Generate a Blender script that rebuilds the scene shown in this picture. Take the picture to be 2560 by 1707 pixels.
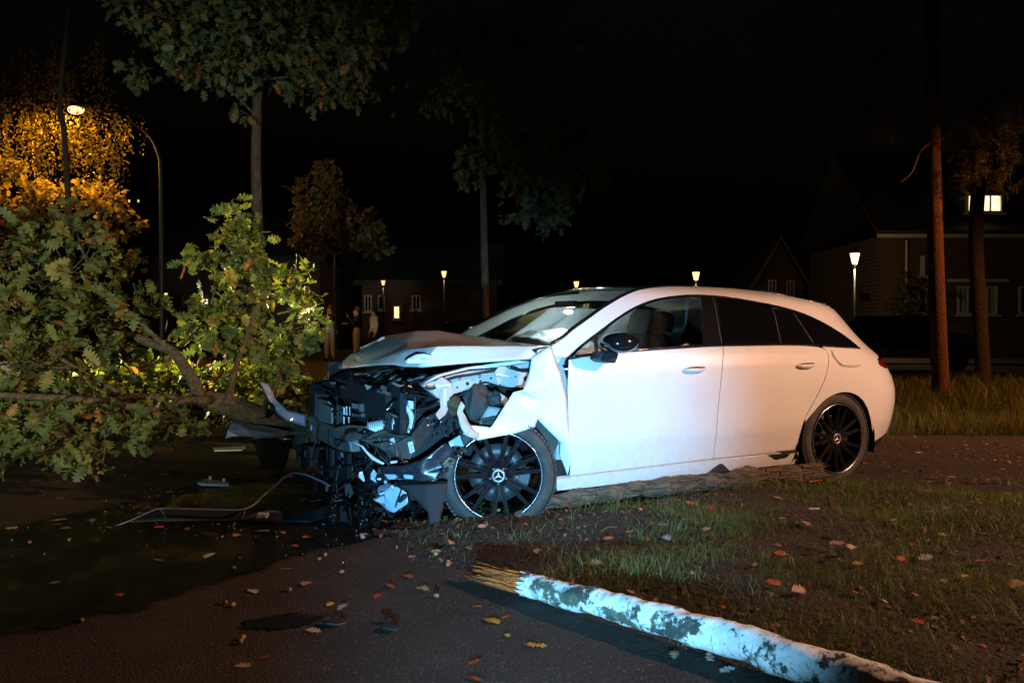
import bpy, bmesh, math, random
import numpy as np
from mathutils import Vector, Matrix, Euler
from mathutils.geometry import delaunay_2d_cdt

for o in list(bpy.data.objects): bpy.data.objects.remove(o)
sc = bpy.context.scene
COL = sc.collection
RNG = random.Random(7); NR = np.random.default_rng(7)
R = math.radians

# ------------------------------------------------------------ camera
FPX = 2052.0; PITCH = R(1.0); CAMH = 1.14          # focal length in pixels of a 2560 wide frame
cam_d = bpy.data.cameras.new('camera'); cam_d.sensor_width = 36; cam_d.lens = FPX/2560*36
cam_d.clip_start = 0.05; cam_d.clip_end = 600
cam = bpy.data.objects.new('camera', cam_d); COL.objects.link(cam)
cam.location = (0, 0, CAMH); cam.rotation_euler = (R(90)-PITCH, 0, 0)
sc.camera = cam

# ------------------------------------------------------------ world: a moonless night
w = bpy.data.worlds.new('World'); sc.world = w; w.use_nodes = True
nt = w.node_tree
bg = nt.nodes['Background']
sky = nt.nodes.new('ShaderNodeTexSky'); sky.sky_type = 'NISHITA'; sky.sun_disc = False
sky.sun_elevation = R(-4); sky.sun_rotation = R(150)
nt.links.new(sky.outputs[0], bg.inputs[0]); bg.inputs[1].default_value = 0.08

# ------------------------------------------------------------ exposure
vs = sc.view_settings
vs.view_transform = 'Standard'; vs.look = 'None'; vs.exposure = 0.0; vs.gamma = 1.0; vs.use_curve_mapping = False
sc.cycles.max_bounces = 6; sc.cycles.transparent_max_bounces = 16
sc.cycles.sample_clamp_indirect = 3.0; sc.cycles.sample_clamp_direct = 0
sc.cycles.use_denoising = True
sc.cycles.caustics_reflective = False; sc.cycles.caustics_refractive = False

def lamp_light(kind, name, loc, energy, color, radius=0.08, target=None, spot=None, blend=0.5, parent=None):
    l = bpy.data.lights.new(name, kind); l.energy = energy; l.color = color; l.shadow_soft_size = radius
    o = bpy.data.objects.new(name, l); COL.objects.link(o); o.location = loc
    if kind == 'SPOT': l.spot_size = R(spot); l.spot_blend = blend
    if target is not None:
        o.rotation_euler = (Vector(target)-Vector(loc)).to_track_quat('-Z', 'Y').to_euler()
    if parent: o.parent = parent
    return o
SODIUM = (1.0, 0.48, 0.11); WARM = (1.0, 0.53, 0.32)
# street lamp standing to the right of the picture (post built below); a searchlight and headlights behind the photographer
lamp_light('SPOT', 'street_light_glow', (8.4, 1.8, 4.7), 3600, WARM, 0.10, target=(2.7, 4.9, 0.3), spot=84, blend=1.0)
lamp_light('SPOT', 'verge_light_glow', (10.6, 9.6, 4.7), 1700, (1.0, 0.36, 0.10), 0.10, target=(7.4, 11.6, 0), spot=96, blend=0.5)
lamp_light('SPOT', 'search_light', (0.15, -1.8, 0.62), 4700, (0.20, 0.60, 1.0), 0.05, target=(0.06, 4.85, 0.47), spot=27, blend=1.0)
lamp_light('SPOT', 'headlights', (-3.4, -7.0, 0.62), 5200, (0.95, 0.98, 0.78), 0.12, target=(-4.5, 6.0, 1.6), spot=31, blend=0.9)
lamp_light('SPOT', 'street_light_beam', (-10.6, 20.0, 6.25), 1100, SODIUM, 0.12, target=(-10.3, 19.5, 0), spot=165, blend=0.4)

# ------------------------------------------------------------ helpers: pixels of the photograph to places
CAMV = np.array([0, 0, CAMH])
def ray(px, py):
    d = np.array([(px-1280)/FPX, 1.0, -(py-853.5)/FPX]); c, s = math.cos(-PITCH), math.sin(-PITCH)
    return np.array([d[0], c*d[1]-s*d[2], s*d[1]+c*d[2]])
def G(px, py, z=0.0):
    d = ray(px, py); return CAMV+(z-CAMH)/d[2]*d
def D(px, py, depth):
    d = ray(px, py); return CAMV+depth/d[1]*d
CU = np.array([-.889, -.458, 0]); CU /= np.linalg.norm(CU)
CN = np.array([.458, -.889, 0]); CN /= np.linalg.norm(CN)
CO = np.array([-.077, 4.66, 0])-.89*CN
CM = np.array([CU, CN, [0, 0, 1.0]])                # car rows: forward, left, up
CAMC = CM@(CAMV-CO)
def cray(px, py): return CM@ray(px, py)
def CY(px, py, y):
    d = cray(px, py); return CAMC+(y-CAMC[1])/d[1]*d
def CX(px, py, x):
    d = cray(px, py); return CAMC+(x-CAMC[0])/d[0]*d
def CZ(px, py, z):
    d = cray(px, py); return CAMC+(z-CAMC[2])/d[2]*d
def cproj(p):
    d = CM.T@(np.asarray(p)-CAMC); c, s = math.cos(PITCH), math.sin(PITCH)
    y = c*d[1]-s*d[2]; z = s*d[1]+c*d[2]
    return np.array([1280+FPX*d[0]/y, 853.5-FPX*z/y])
def z3(a, b): return (600+.3827*a, 750+.3827*b)
def z4(a, b): return (1100+.5102*a, 650+.5102*b)
def zA(a, b): return (740+.2041*a, 880+.2041*b)
def zB(a, b): return (1000+.2041*a, 860+.2041*b)
def zC(a, b): return (540+.1913*a, 1040+.1913*b)
def zD(a, b): return (820+.1786*a, 1060+.1786*b)
def zE(a, b): return (1100+.1786*a, 1040+.1786*b)
def zF(a, b): return (1180+.2551*a, 700+.2551*b)

# ------------------------------------------------------------ helpers: objects
def tag(o, label=None, cat=None, group=None, kind=None):
    if label: o['label'] = label
    if cat: o['category'] = cat
    if group: o['group'] = group
    if kind: o['kind'] = kind
    return o
def empty(name, loc=(0, 0, 0), rz=0, parent=None):
    o = bpy.data.objects.new(name, None); COL.objects.link(o); o.location = loc; o.rotation_euler = (0, 0, rz)
    o.empty_display_size = .2
    if parent: o.parent = parent
    return o
def link(name, me, mat, parent=None, smooth=True):
    o = bpy.data.objects.new(name, me); COL.objects.link(o)
    if mat and not me.materials:
        for m in (mat if isinstance(mat, (list, tuple)) else [mat]): me.materials.append(m)
    if smooth: me.shade_smooth()
    if parent: o.parent = parent
    return o
def np_mesh(name, V, Fc):
    """triangles or quads from numpy arrays"""
    me = bpy.data.meshes.new(name); V = np.asarray(V, dtype=np.float32); Fc = np.asarray(Fc, dtype=np.int32)
    k = Fc.shape[1]
    me.vertices.add(len(V)); me.vertices.foreach_set('co', V.ravel())
    me.loops.add(Fc.size); me.loops.foreach_set('vertex_index', Fc.ravel())
    me.polygons.add(len(Fc)); me.polygons.foreach_set('loop_start', np.arange(0, Fc.size, k, dtype=np.int32))
    me.update(calc_edges=True); return me
class MB:
    def __init__(s): s.v = []; s.f = []; s.m = []; s.cur = 0
    def add(s, V, Fs):
        b = len(s.v); s.v += [tuple(map(float, p)) for p in V]
        for f in Fs: s.f.append([i+b for i in f]); s.m.append(s.cur)
        return s
    def box(s, c, size, rot=None):
        x, y, z = [d/2 for d in size]
        P = [Vector(p) for p in ((-x,-y,-z),(x,-y,-z),(x,y,-z),(-x,y,-z),(-x,-y,z),(x,-y,z),(x,y,z),(-x,y,z))]
        if rot is not None:
            M = rot if isinstance(rot, Matrix) else Euler(rot).to_matrix()
            P = [M@p for p in P]
        return s.add([p+Vector(c) for p in P], [(3,2,1,0),(4,5,6,7),(0,1,5,4),(1,2,6,5),(2,3,7,6),(3,0,4,7)])
    def hexa(s, a, b):          # two quads -> a solid
        return s.add(list(a)+list(b), [(3,2,1,0),(4,5,6,7),(0,1,5,4),(1,2,6,5),(2,3,7,6),(3,0,4,7)])
    def tube(s, pts, r, n=8, cap=True, squash=1.0):
        pts = [Vector(p) for p in pts]; k = len(pts)
        rs = [r(i/(k-1)) if callable(r) else (r[i] if isinstance(r, (list, tuple)) else r) for i in range(k)]
        V = []; prev = None
        for i, p in enumerate(pts):
            t = (pts[min(i+1, k-1)]-pts[max(i-1, 0)]).normalized()
            if prev is None:
                a = Vector((0, 0, 1)) if abs(t.z) < .9 else Vector((1, 0, 0)); u = t.cross(a).normalized()
            else:
                u = (prev-t*prev.dot(t))
                u = u.normalized() if u.length > 1e-6 else t.orthogonal().normalized()
            prev = u; v = t.cross(u)
            for j in range(n):
                a = 2*math.pi*j/n; V.append(p+(u*math.cos(a)+v*math.sin(a)*squash)*rs[i])
        Fs = [(i*n+j, i*n+(j+1) % n, (i+1)*n+(j+1) % n, (i+1)*n+j) for i in range(k-1) for j in range(n)]
        if cap: Fs += [tuple(range(n-1, -1, -1)), tuple((k-1)*n+j for j in range(n))]
        return s.add(V, Fs)
    def plate(s, pts, off):     # polygon swept by a vector
        k = len(pts); a = [Vector(p) for p in pts]; o = Vector(off)
        Fs = [tuple(range(k)), tuple(range(2*k-1, k-1, -1))]+[(i, k+i, k+(i+1) % k, (i+1) % k) for i in range(k)]
        return s.add(a+[p+o for p in a], Fs)
    def lathe(s, prof, n=32, M=None, closed=False):  # prof (r, h): around local z
        V = []
        for r_, h in prof:
            for j in range(n):
                a = 2*math.pi*j/n; p = Vector((r_*math.cos(a), r_*math.sin(a), h)); V.append(M@p if M else p)
        k = len(prof); Fs = []
        for i in range(k if closed else k-1):
            i2 = (i+1) % k
            Fs += [(i*n+j, i*n+(j+1) % n, i2*n+(j+1) % n, i2*n+j) for j in range(n)]
        return s.add(V, Fs)
    def ball(s, c, r, nu=12, nv=8, fn=None):
        V = []
        for i in range(nv+1):
            th = math.pi*i/nv
            for j in range(nu):
                ph = 2*math.pi*j/nu; p = Vector((math.sin(th)*math.cos(ph), math.sin(th)*math.sin(ph), math.cos(th)))
                if fn: p = fn(p)
                V.append(Vector((p.x*r[0], p.y*r[1], p.z*r[2]))+Vector(c))
        Fs = [(i*nu+j, (i+1)*nu+j, (i+1)*nu+(j+1) % nu, i*nu+(j+1) % nu) for i in range(nv) for j in range(nu)]
        return s.add(V, Fs)
    def build(s, name, mat, parent=None, smooth=False, bevel=0, recalc=True):
        me = bpy.data.meshes.new(name); me.from_pydata(s.v, [], s.f)
        for m in (mat if isinstance(mat, (list, tuple)) else [mat]): me.materials.append(m)
        if isinstance(mat, (list, tuple)):
            for p, i in zip(me.polygons, s.m): p.material_index = i
        if recalc:
            bm = bmesh.new(); bm.from_mesh(me); bmesh.ops.recalc_face_normals(bm, faces=bm.faces); bm.to_mesh(me); bm.free()
        o = link(name, me, None, parent, smooth)
        if bevel:
            b = o.modifiers.new('bevel', 'BEVEL'); b.width = bevel; b.segments = 2; b.limit_method = 'ANGLE'; b.angle_limit = R(40)
        return o
def spline(pts, n=6):
    """Catmull-Rom through points"""
    P = [np.asarray(p, float) for p in pts]; P = [2*P[0]-P[1]]+P+[2*P[-1]-P[-2]]; out = []
    for i in range(1, len(P)-2):
        for k in range(n):
            t = k/n
            out.append(.5*((2*P[i])+(-P[i-1]+P[i+1])*t+(2*P[i-1]-5*P[i]+4*P[i+1]-P[i+2])*t*t+(-P[i-1]+3*P[i]-3*P[i+1]+P[i+2])*t**3))
    out.append(P[-2]); return out
def copy_tree(o, parent=None):
    c = o.copy(); COL.objects.link(c); c.parent = parent
    for ch in list(o.children): copy_tree(ch, c)
    return c

# ------------------------------------------------------------ materials
def mat(name, col, rough=.5, metal=0.0, spec=.5, vary=None, bump=None, coat=0.0, emit=None, trans=0.0, sheen=0.0, alpha=None):
    m = bpy.data.materials.new(name); m.use_nodes = True; t = m.node_tree; b = t.nodes['Principled BSDF']
    b.inputs['Base Color'].default_value = (*col, 1); b.inputs['Roughness'].default_value = rough
    b.inputs['Metallic'].default_value = metal; b.inputs['Specular IOR Level'].default_value = spec
    b.inputs['Coat Weight'].default_value = coat; b.inputs['Coat Roughness'].default_value = .04
    b.inputs['Transmission Weight'].default_value = trans
    tc = t.nodes.new('ShaderNodeTexCoord')
    if vary:       # (scale, second colour, low, high[, stretch])
        n = t.nodes.new('ShaderNodeTexNoise'); n.inputs['Scale'].default_value = vary[0]; n.inputs['Detail'].default_value = 6
        n.inputs['Roughness'].default_value = .65
        r = t.nodes.new('ShaderNodeValToRGB'); r.color_ramp.elements[0].position = vary[2]; r.color_ramp.elements[1].position = vary[3]
        r.color_ramp.elements[0].color = (*col, 1); r.color_ramp.elements[1].color = (*vary[1], 1)
        src = tc.outputs['Object']
        if len(vary) > 4:
            mp = t.nodes.new('ShaderNodeMapping'); mp.inputs['Scale'].default_value = vary[4]
            t.links.new(src, mp.inputs[0]); src = mp.outputs[0]
        t.links.new(src, n.inputs['Vector']); t.links.new(n.outputs[0], r.inputs[0]); t.links.new(r.outputs[0], b.inputs['Base Color'])
    if bump:       # (scale, strength, distance[, stretch])
        n = t.nodes.new('ShaderNodeTexNoise'); n.inputs['Scale'].default_value = bump[0]; n.inputs['Detail'].default_value = 5
        bp = t.nodes.new('ShaderNodeBump'); bp.inputs['Strength'].default_value = bump[1]; bp.inputs['Distance'].default_value = bump[2]
        src = tc.outputs['Object']
        if len(bump) > 3:
            mp = t.nodes.new('ShaderNodeMapping'); mp.inputs['Scale'].default_value = bump[3]
            t.links.new(src, mp.inputs[0]); src = mp.outputs[0]
        t.links.new(src, n.inputs['Vector']); t.links.new(n.outputs[0], bp.inputs['Height']); t.links.new(bp.outputs[0], b.inputs['Normal'])
    if emit:
        b.inputs['Emission Color'].default_value = (*emit[0], 1); b.inputs['Emission Strength'].default_value = emit[1]
    return m
def glass_mat(name, tint, refl=1.0, rough=.02):
    m = bpy.data.materials.new(name); m.use_nodes = True; t = m.node_tree
    for n in list(t.nodes): t.nodes.remove(n)
    out = t.nodes.new('ShaderNodeOutputMaterial'); mix = t.nodes.new('ShaderNodeMixShader')
    tr = t.nodes.new('ShaderNodeBsdfTransparent'); tr.inputs[0].default_value = (*tint, 1)
    gl = t.nodes.new('ShaderNodeBsdfGlossy'); gl.inputs['Roughness'].default_value = rough; gl.inputs[0].default_value = (refl, refl, refl, 1)
    fr = t.nodes.new('ShaderNodeFresnel'); fr.inputs[0].default_value = 1.5
    t.links.new(fr.outputs[0], mix.inputs[0]); t.links.new(tr.outputs[0], mix.inputs[1]); t.links.new(gl.outputs[0], mix.inputs[2])
    t.links.new(mix.outputs[0], out.inputs[0]); return m
def leaf_mat(name, cols, trans=.45, rough=.55):
    """leaf colours vary from leaf to leaf; light passes through"""
    m = bpy.data.materials.new(name); m.use_nodes = True; t = m.node_tree
    b = t.nodes['Principled BSDF']; out = t.nodes['Material Output']
    g = t.nodes.new('ShaderNodeNewGeometry'); oi = t.nodes.new('ShaderNodeObjectInfo')
    ad = t.nodes.new('ShaderNodeMath'); ad.operation = 'ADD'; fr = t.nodes.new('ShaderNodeMath'); fr.operation = 'FRACT'
    t.links.new(g.outputs['Random Per Island'], ad.inputs[0]); t.links.new(oi.outputs['Random'], ad.inputs[1]); t.links.new(ad.outputs[0], fr.inputs[0])
    r = t.nodes.new('ShaderNodeValToRGB'); e = r.color_ramp.elements
    while len(e) < len(cols): e.new(.5)
    for i, (p, c) in enumerate(cols): e[i].position = p; e[i].color = (*c, 1)
    t.links.new(fr.outputs[0], r.inputs[0]); t.links.new(r.outputs[0], b.inputs['Base Color'])
    b.inputs['Roughness'].default_value = rough; b.inputs['Specular IOR Level'].default_value = .35
    tl = t.nodes.new('ShaderNodeBsdfTranslucent'); mx = t.nodes.new('ShaderNodeMixShader'); mx.inputs[0].default_value = trans
    br = t.nodes.new('ShaderNodeMixRGB'); br.blend_type = 'MULTIPLY'; br.inputs[0].default_value = 1; br.inputs[2].default_value = (1.6, 1.5, .5, 1)
    t.links.new(r.outputs[0], br.inputs[1]); t.links.new(br.outputs[0], tl.inputs[0])
    t.links.new(b.outputs[0], mx.inputs[1]); t.links.new(tl.outputs[0], mx.inputs[2]); t.links.new(mx.outputs[0], out.inputs[0])
    return m
M = {}
M['paint'] = mat('white_paint', (.78, .77, .76), .32, 0, .5, coat=.8, vary=(3.0, (.70, .69, .67), .45, .8))
def add_dirt(m):
    t = m.node_tree; b = t.nodes['Principled BSDF']; src = b.inputs['Base Color'].links[0].from_socket; tc = t.nodes.new('ShaderNodeTexCoord')
    sp_ = t.nodes.new('ShaderNodeSeparateXYZ'); t.links.new(tc.outputs['Object'], sp_.inputs[0]); mr = t.nodes.new('ShaderNodeMapRange'); mr.inputs[1].default_value = .62; mr.inputs[2].default_value = .18; t.links.new(sp_.outputs[2], mr.inputs[0])
    n = t.nodes.new('ShaderNodeTexNoise'); n.inputs['Scale'].default_value = 24; n.inputs['Detail'].default_value = 9; n.inputs['Roughness'].default_value = .75; t.links.new(tc.outputs['Object'], n.inputs['Vector'])
    m2 = t.nodes.new('ShaderNodeMapRange'); m2.inputs[1].default_value = .42; m2.inputs[2].default_value = .75; t.links.new(n.outputs[0], m2.inputs[0])
    m2.inputs[4].default_value = .22; mu = t.nodes.new('ShaderNodeMath'); mu.operation = 'MULTIPLY'; t.links.new(mr.outputs[0], mu.inputs[0]); t.links.new(m2.outputs[0], mu.inputs[1])
    mx = t.nodes.new('ShaderNodeMixRGB'); mx.inputs[2].default_value = (.22, .17, .13, 1); t.links.new(mu.outputs[0], mx.inputs[0]); t.links.new(src, mx.inputs[1]); t.links.new(mx.outputs[0], b.inputs['Base Color'])
add_dirt(M['paint'])
M['paint_raw'] = mat('bare_primer', (.44, .44, .42), .55, vary=(14, (.42, .42, .40), .4, .7))
M['scuff'] = mat('scuffed_paint', (.74, .74, .70), .6, vary=(26, (.40, .42, .30), .46, .62, (1, 1, 6)))
M['navy'] = mat('dirty_bumper', (.018, .018, .026), .30, 0, .5, vary=(30, (.05, .05, .055), .5, .75), bump=(160, .25, .002), coat=.4)
M['black_gloss'] = mat('black_gloss', (.008, .008, .009), .12, 0, .5, coat=.5)
M['black_plastic'] = mat('black_plastic', (.018, .018, .020), .45, vary=(40, (.035, .033, .03), .5, .8), bump=(90, .2, .002))
M['grey_plastic'] = mat('grey_plastic', (.07, .068, .064), .5, vary=(20, (.11, .10, .09), .45, .75), bump=(60, .2, .002))
M['rubber'] = mat('rubber', (.030, .029, .028), .75, vary=(12, (.075, .066, .056), .45, .75), bump=(120, .3, .002))
M['alloy'] = mat('alloy', (.62, .61, .60), .35, .85, vary=(18, (.42, .41, .40), .4, .7))
M['beam'] = mat('grey_beam', (.16, .165, .16), .5, .25, vary=(9, (.30, .29, .26), .5, .8))
M['silver'] = mat('silver', (.75, .75, .76), .22, 1.0)
M['chrome'] = mat('chrome', (.7, .7, .72), .12, 1.0)
M['fin'] = mat('radiator_fin', (.45, .47, .48), .4, .6)
M['white_plastic'] = mat('white_plastic', (.72, .74, .76), .45, bump=(30, .15, .003))
M['label'] = mat('paper_label', (.75, .74, .72), .7)
M['ink'] = mat('ink', (.05, .05, .06), .6)
M['tank'] = mat('washer_tank', (.42, .55, .68), .4, vary=(10, (.25, .38, .55), .4, .75))  # white plastic; the blue light on it is put into the colour
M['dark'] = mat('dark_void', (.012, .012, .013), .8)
M['seat'] = mat('seat_fabric', (.016, .015, .014), .8, 0, .1, bump=(200, .3, .002))
M['airbag'] = mat('airbag_cloth', (.74, .76, .78), .8, vary=(5, (.52, .55, .58), .4, .7), bump=(7, .6, .03))
M['tail'] = mat('tail_lens', (.22, .004, .006), .1, coat=.6)
M['glass'] = glass_mat('clear_glass', (.80, .86, .84), .9)
M['dirty_glass'] = glass_mat('windscreen_glass', (.74, .80, .78), 1.0, .06)
M['privacy'] = mat('privacy_glass', (.004, .004, .005), .06, 0, .5, coat=.3)
M['blue_trim'] = mat('dark_blue_metal', (.10, .13, .22), .3, .4, coat=.3)
M['wire'] = mat('cable', (.012, .012, .013), .5)
M['soil'] = mat('packed_soil', (.05, .036, .02), .95, vary=(30, (.10, .075, .035), .4, .7), bump=(25, .9, .03))
# ============================================================ the wrecked car: local frame x forward (0 = front axle), y left, z up
def car_matrix():
    m = Matrix.Identity(4)
    for i in range(3):
        m[i][0] = CU[i]; m[i][1] = CN[i]; m[i][2] = (0, 0, 1)[i]; m[i][3] = CO[i]
    return m
car = empty('wrecked_car'); car.matrix_world = car_matrix()
tag(car, 'white estate car with torn-off front end and crumpled bonnet beside the fallen branch', 'car')

# ---- body surface: plan curve along s (s = -x on the flank, wraps the rear corner), height z
_x = np.arange(1.0, -2.9, -.02); _pl = [(x, .908-.012*((x+1.4)/1.5)**2) for x in _x]
_b = _pl[-1][1]
for th in np.linspace(0, math.pi/2, 80)[1:]:
    _pl.append((-2.9-.87*math.sin(th)**(2/2.8), _b*math.cos(th)**(2/2.8)))
_pl = np.array(_pl); _S = np.concatenate([[0], np.cumsum(np.hypot(*np.diff(_pl, axis=0).T))])-1.0
_sf = np.linspace(_S[0], _S[-1], 900); PX = np.interp(_sf, _S, _pl[:, 0]); PY = np.interp(_sf, _S, _pl[:, 1])
_k = np.exp(-np.linspace(-2, 2, 25)**2); _k /= _k.sum()
def _sm(a):
    b = np.concatenate([2*a[0]-a[12:0:-1], a, 2*a[-1]-a[-2:-14:-1]]); return np.convolve(b, _k, 'valid')
PX = _sm(PX); PY = _sm(PY)
_tx, _ty = np.gradient(PX, _sf), np.gradient(PY, _sf); _l = np.hypot(_tx, _ty); NX, NY = -_ty/_l*-1*-1, _tx/_l
NX, NY = _ty/_l, -_tx/_l                               # outward normal in plan
SEND = float(_S[-1])
_zg = np.arange(0, 1.7, .005)
def _tab(d):
    v = np.interp(_zg, [a for a, b in d], [b for a, b in d]); k = np.exp(-np.linspace(-2, 2, 15)**2); k /= k.sum()
    b = np.concatenate([2*v[0]-v[7:0:-1], v, 2*v[-1]-v[-2:-9:-1]]); return np.convolve(b, k, 'valid')
INS = _tab([(0, .25), (.12, .13), (.2, .088), (.28, .056), (.36, .034), (.44, .013), (.5, .007), (.62, .002), (.72, 0), (.80, .004), (.88, .014), (.95, .034), (1.0, .056),
            (1.1, .105), (1.2, .155), (1.3, .215), (1.36, .265), (1.40, .325), (1.43, .42), (1.46, .55), (1.7, .9)])
INR = _tab([(0, .3), (.18, .16), (.28, .07), (.4, .03), (.55, 0), (.66, .0), (.76, .03), (.86, .09), (.92, .15), (1.0, .27), (1.1, .40), (1.2, .52), (1.3, .62), (1.7, 1.0)])
def zroof(s): return np.interp(s, [-1, 1.5, 2.0, 2.5, 2.9, 3.2, 3.5, 5], [1.43, 1.43, 1.42, 1.395, 1.355, 1.315, 1.28, 1.2])
def PS(s, z, off=0.0):
    s = np.asarray(s, float); z = np.asarray(z, float)
    zz = np.where(z > .95, .95+(z-.95)*(.48/(zroof(s)-.95)), z)
    w = np.clip((s-2.75)/1.1, 0, 1); w = w*w*(3-2*w)
    ins = (1-w)*np.interp(zz, _zg, INS)+w*np.interp(z, _zg, INR)-off
    x = np.interp(s, _sf, PX); y = np.interp(s, _sf, PY); nx = np.interp(s, _sf, NX); ny = np.interp(s, _sf, NY)
    return np.stack([x-nx*ins, y-ny*ins, z], -1)
def solve(px, py):
    p0 = CY(px, py, .85); q = np.array([min(-p0[0], 3.2), min(max(p0[2], .15), 1.42)]); best = None
    for it in range(40):
        f = cproj(PS(*q))-np.array([px, py]); e = float(f@f)
        if best is None or e < best[0]: best = (e, q.copy())
        if e < .01: break
        h = 1e-3
        J = np.stack([(cproj(PS(q[0]+h, q[1]))-cproj(PS(q[0]-h, q[1])))/(2*h), (cproj(PS(q[0], q[1]+h))-cproj(PS(q[0], q[1]-h)))/(2*h)], 1)
        A = J.T@J+np.eye(2)*60; dq = -np.linalg.solve(A, J.T@f)
        dq = np.clip(dq, -.15, .15); q = q+dq; q[0] = min(max(q[0], -.9), SEND); q[1] = min(max(q[1], .05), 1.5)
    return best[1]
class SZ(tuple): pass
def to_sz(pts): return [np.array(p, float) if isinstance(p, SZ) else solve(*p) for p in pts]
def soften(P, it=2, lim=42):
    for _ in range(it):
        out = []; n = len(P)
        for i in range(n):
            a, b, c = P[i-1], P[i], P[(i+1) % n]; u, v = b-a, c-b
            an = math.degrees(abs(math.atan2(u[0]*v[1]-u[1]*v[0], u@v)))
            if an < lim: out += [b-.25*u, b+.25*v]
            else: out.append(b)
        P = out
    return P
def inset_poly(P, g):
    n = len(P); area = sum(P[i][0]*P[(i+1) % n][1]-P[(i+1) % n][0]*P[i][1] for i in range(n)); sg = 1 if area > 0 else -1; out = []
    for i in range(n):
        u = P[i]-P[i-1]; v = P[(i+1) % n]-P[i]; u = u/max(np.linalg.norm(u), 1e-9); v = v/max(np.linalg.norm(v), 1e-9)
        nn = np.array([-u[1]-v[1], u[0]+v[0]])*sg; l = np.linalg.norm(nn)
        out.append(P[i]+nn/max(l, .3)*g*min(1.5, 2/max(l, .8)))
    return out
def fill2d(P, step, inner=True):
    """dense triangulation of a 2-D polygon"""
    B = []
    for i in range(len(P)):
        a, b = P[i], P[(i+1) % len(P)]; k = max(1, int(np.linalg.norm(b-a)/step+.5))
        B += [a+(b-a)*j/k for j in range(k)]
    B = np.array(B); V = [Vector(p) for p in B]
    if inner:
        xs = np.arange(B[:, 0].min(), B[:, 0].max(), step); ys = np.arange(B[:, 1].min(), B[:, 1].max(), step)
        X, Y = np.meshgrid(xs, ys); X = X+(np.arange(len(ys)) % 2)[:, None]*step*.5; Q = np.stack([X.ravel(), Y.ravel()], 1)
        ins = np.zeros(len(Q), bool); x0, y0 = B[:, 0], B[:, 1]; x1, y1 = np.roll(x0, -1), np.roll(y0, -1)
        dmin = np.full(len(Q), 9.)
        for i in range(len(B)):
            c = ((y0[i] > Q[:, 1]) != (y1[i] > Q[:, 1]))
            xi = x0[i]+(Q[:, 1]-y0[i])/(y1[i]-y0[i]+1e-12)*(x1[i]-x0[i]); ins ^= c & (Q[:, 0] < xi)
            dmin = np.minimum(dmin, np.hypot(Q[:, 0]-x0[i], Q[:, 1]-y0[i]))
        V += [Vector(q) for q in Q[ins & (dmin > step*.45)]]
    n = len(B)
    r = delaunay_2d_cdt(V, [(i, (i+1) % n) for i in range(n)], [list(range(n))], 1, 1e-6)
    return np.array([tuple(v) for v in r[0]]), [f for f in r[2]], n
CARPARTS = {}
def panel(name, pts, m, gap=.003, off=0.0, thick=.006, step=.035, parent=None, mirror=True, soft=2, bend=None, label=None):
    P = to_sz(pts)
    if soft: P = soften(P, soft)
    if gap: P = inset_poly(P, gap)
    V2, Fs, _ = fill2d(P, step)
    def nrm(q):
        h = 2e-3; A = PS(q[:, 0]+h, q[:, 1], off)-PS(q[:, 0]-h, q[:, 1], off); B = PS(q[:, 0], q[:, 1]+h, off)-PS(q[:, 0], q[:, 1]-h, off)
        n = np.cross(A, B); n /= np.linalg.norm(n, axis=1, keepdims=True)
        ref = np.stack([np.interp(q[:, 0], _sf, NX), np.interp(q[:, 0], _sf, NY), 0*q[:, 0]+.2], 1); n *= np.sign(np.sum(n*ref, 1))[:, None]; return n
    V = PS(V2[:, 0], V2[:, 1], off); N_ = nrm(V2); k = len(V); ec = {}
    for f in Fs:
        for i in range(len(f)): e = (f[i], f[(i+1) % len(f)]); ec[e] = 1
    rim = [e for e in ec if (e[1], e[0]) not in ec]
    # is the winding outward?
    f0 = np.array([np.cross(V[f[1]]-V[f[0]], V[f[2]]-V[f[0]])@N_[f[0]] for f in Fs]).sum(); fl_ = f0 < 0
    VV = [V]; NN = [N_]; FF = [list(f)[::-1] if fl_ else list(f) for f in Fs]
    if thick:
        VV.append(V-N_*thick); NN.append(-N_); FF += [[i+k for i in f[::-1]] for f in FF[:len(Fs)]]; base = 2*k
        for e in rim:
            a_, b_ = (e[1], e[0]) if fl_ else e
            t = V[b_]-V[a_]; rn = np.cross(t, N_[a_]); rn /= max(np.linalg.norm(rn), 1e-9)
            VV.append(np.array([V[a_], V[b_], V[b_]-N_[b_]*thick, V[a_]-N_[a_]*thick])); NN.append(np.tile(rn, (4, 1))); FF.append([base+3, base+2, base+1, base]); base += 4
    VV = np.concatenate(VV); NN = np.concatenate(NN)
    if bend is not None: VV = bend(VV)
    obs = []
    for sgn in ((1, -1) if mirror else (1,)):
        W = VV*np.array([1, sgn, 1]); Wn = NN*np.array([1, sgn, 1])
        me = bpy.data.meshes.new(name); me.from_pydata(W.tolist(), [], [f if sgn > 0 else f[::-1] for f in FF])
        o = link(name, me, m, parent or car); me.normals_split_custom_set_from_vertices(Wn.tolist())
        if label: o['label'] = label
        obs.append(o)
    return obs
def seam(name, pts, r, m, closed=False, parent=None, off=0.001, mirror=True, n=5):
    P = to_sz(pts)
    if closed: P = soften(P, 2)
    else: P = spline(P, n)
    V = [PS(p[0], p[1], off) for p in P]
    if closed: V.append(V[0])
    for sgn in ((1, -1) if mirror else (1,)):
        MB().tube([v*np.array([1, sgn, 1]) for v in V], r, 6).build(name, m, parent or car, True)

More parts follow.
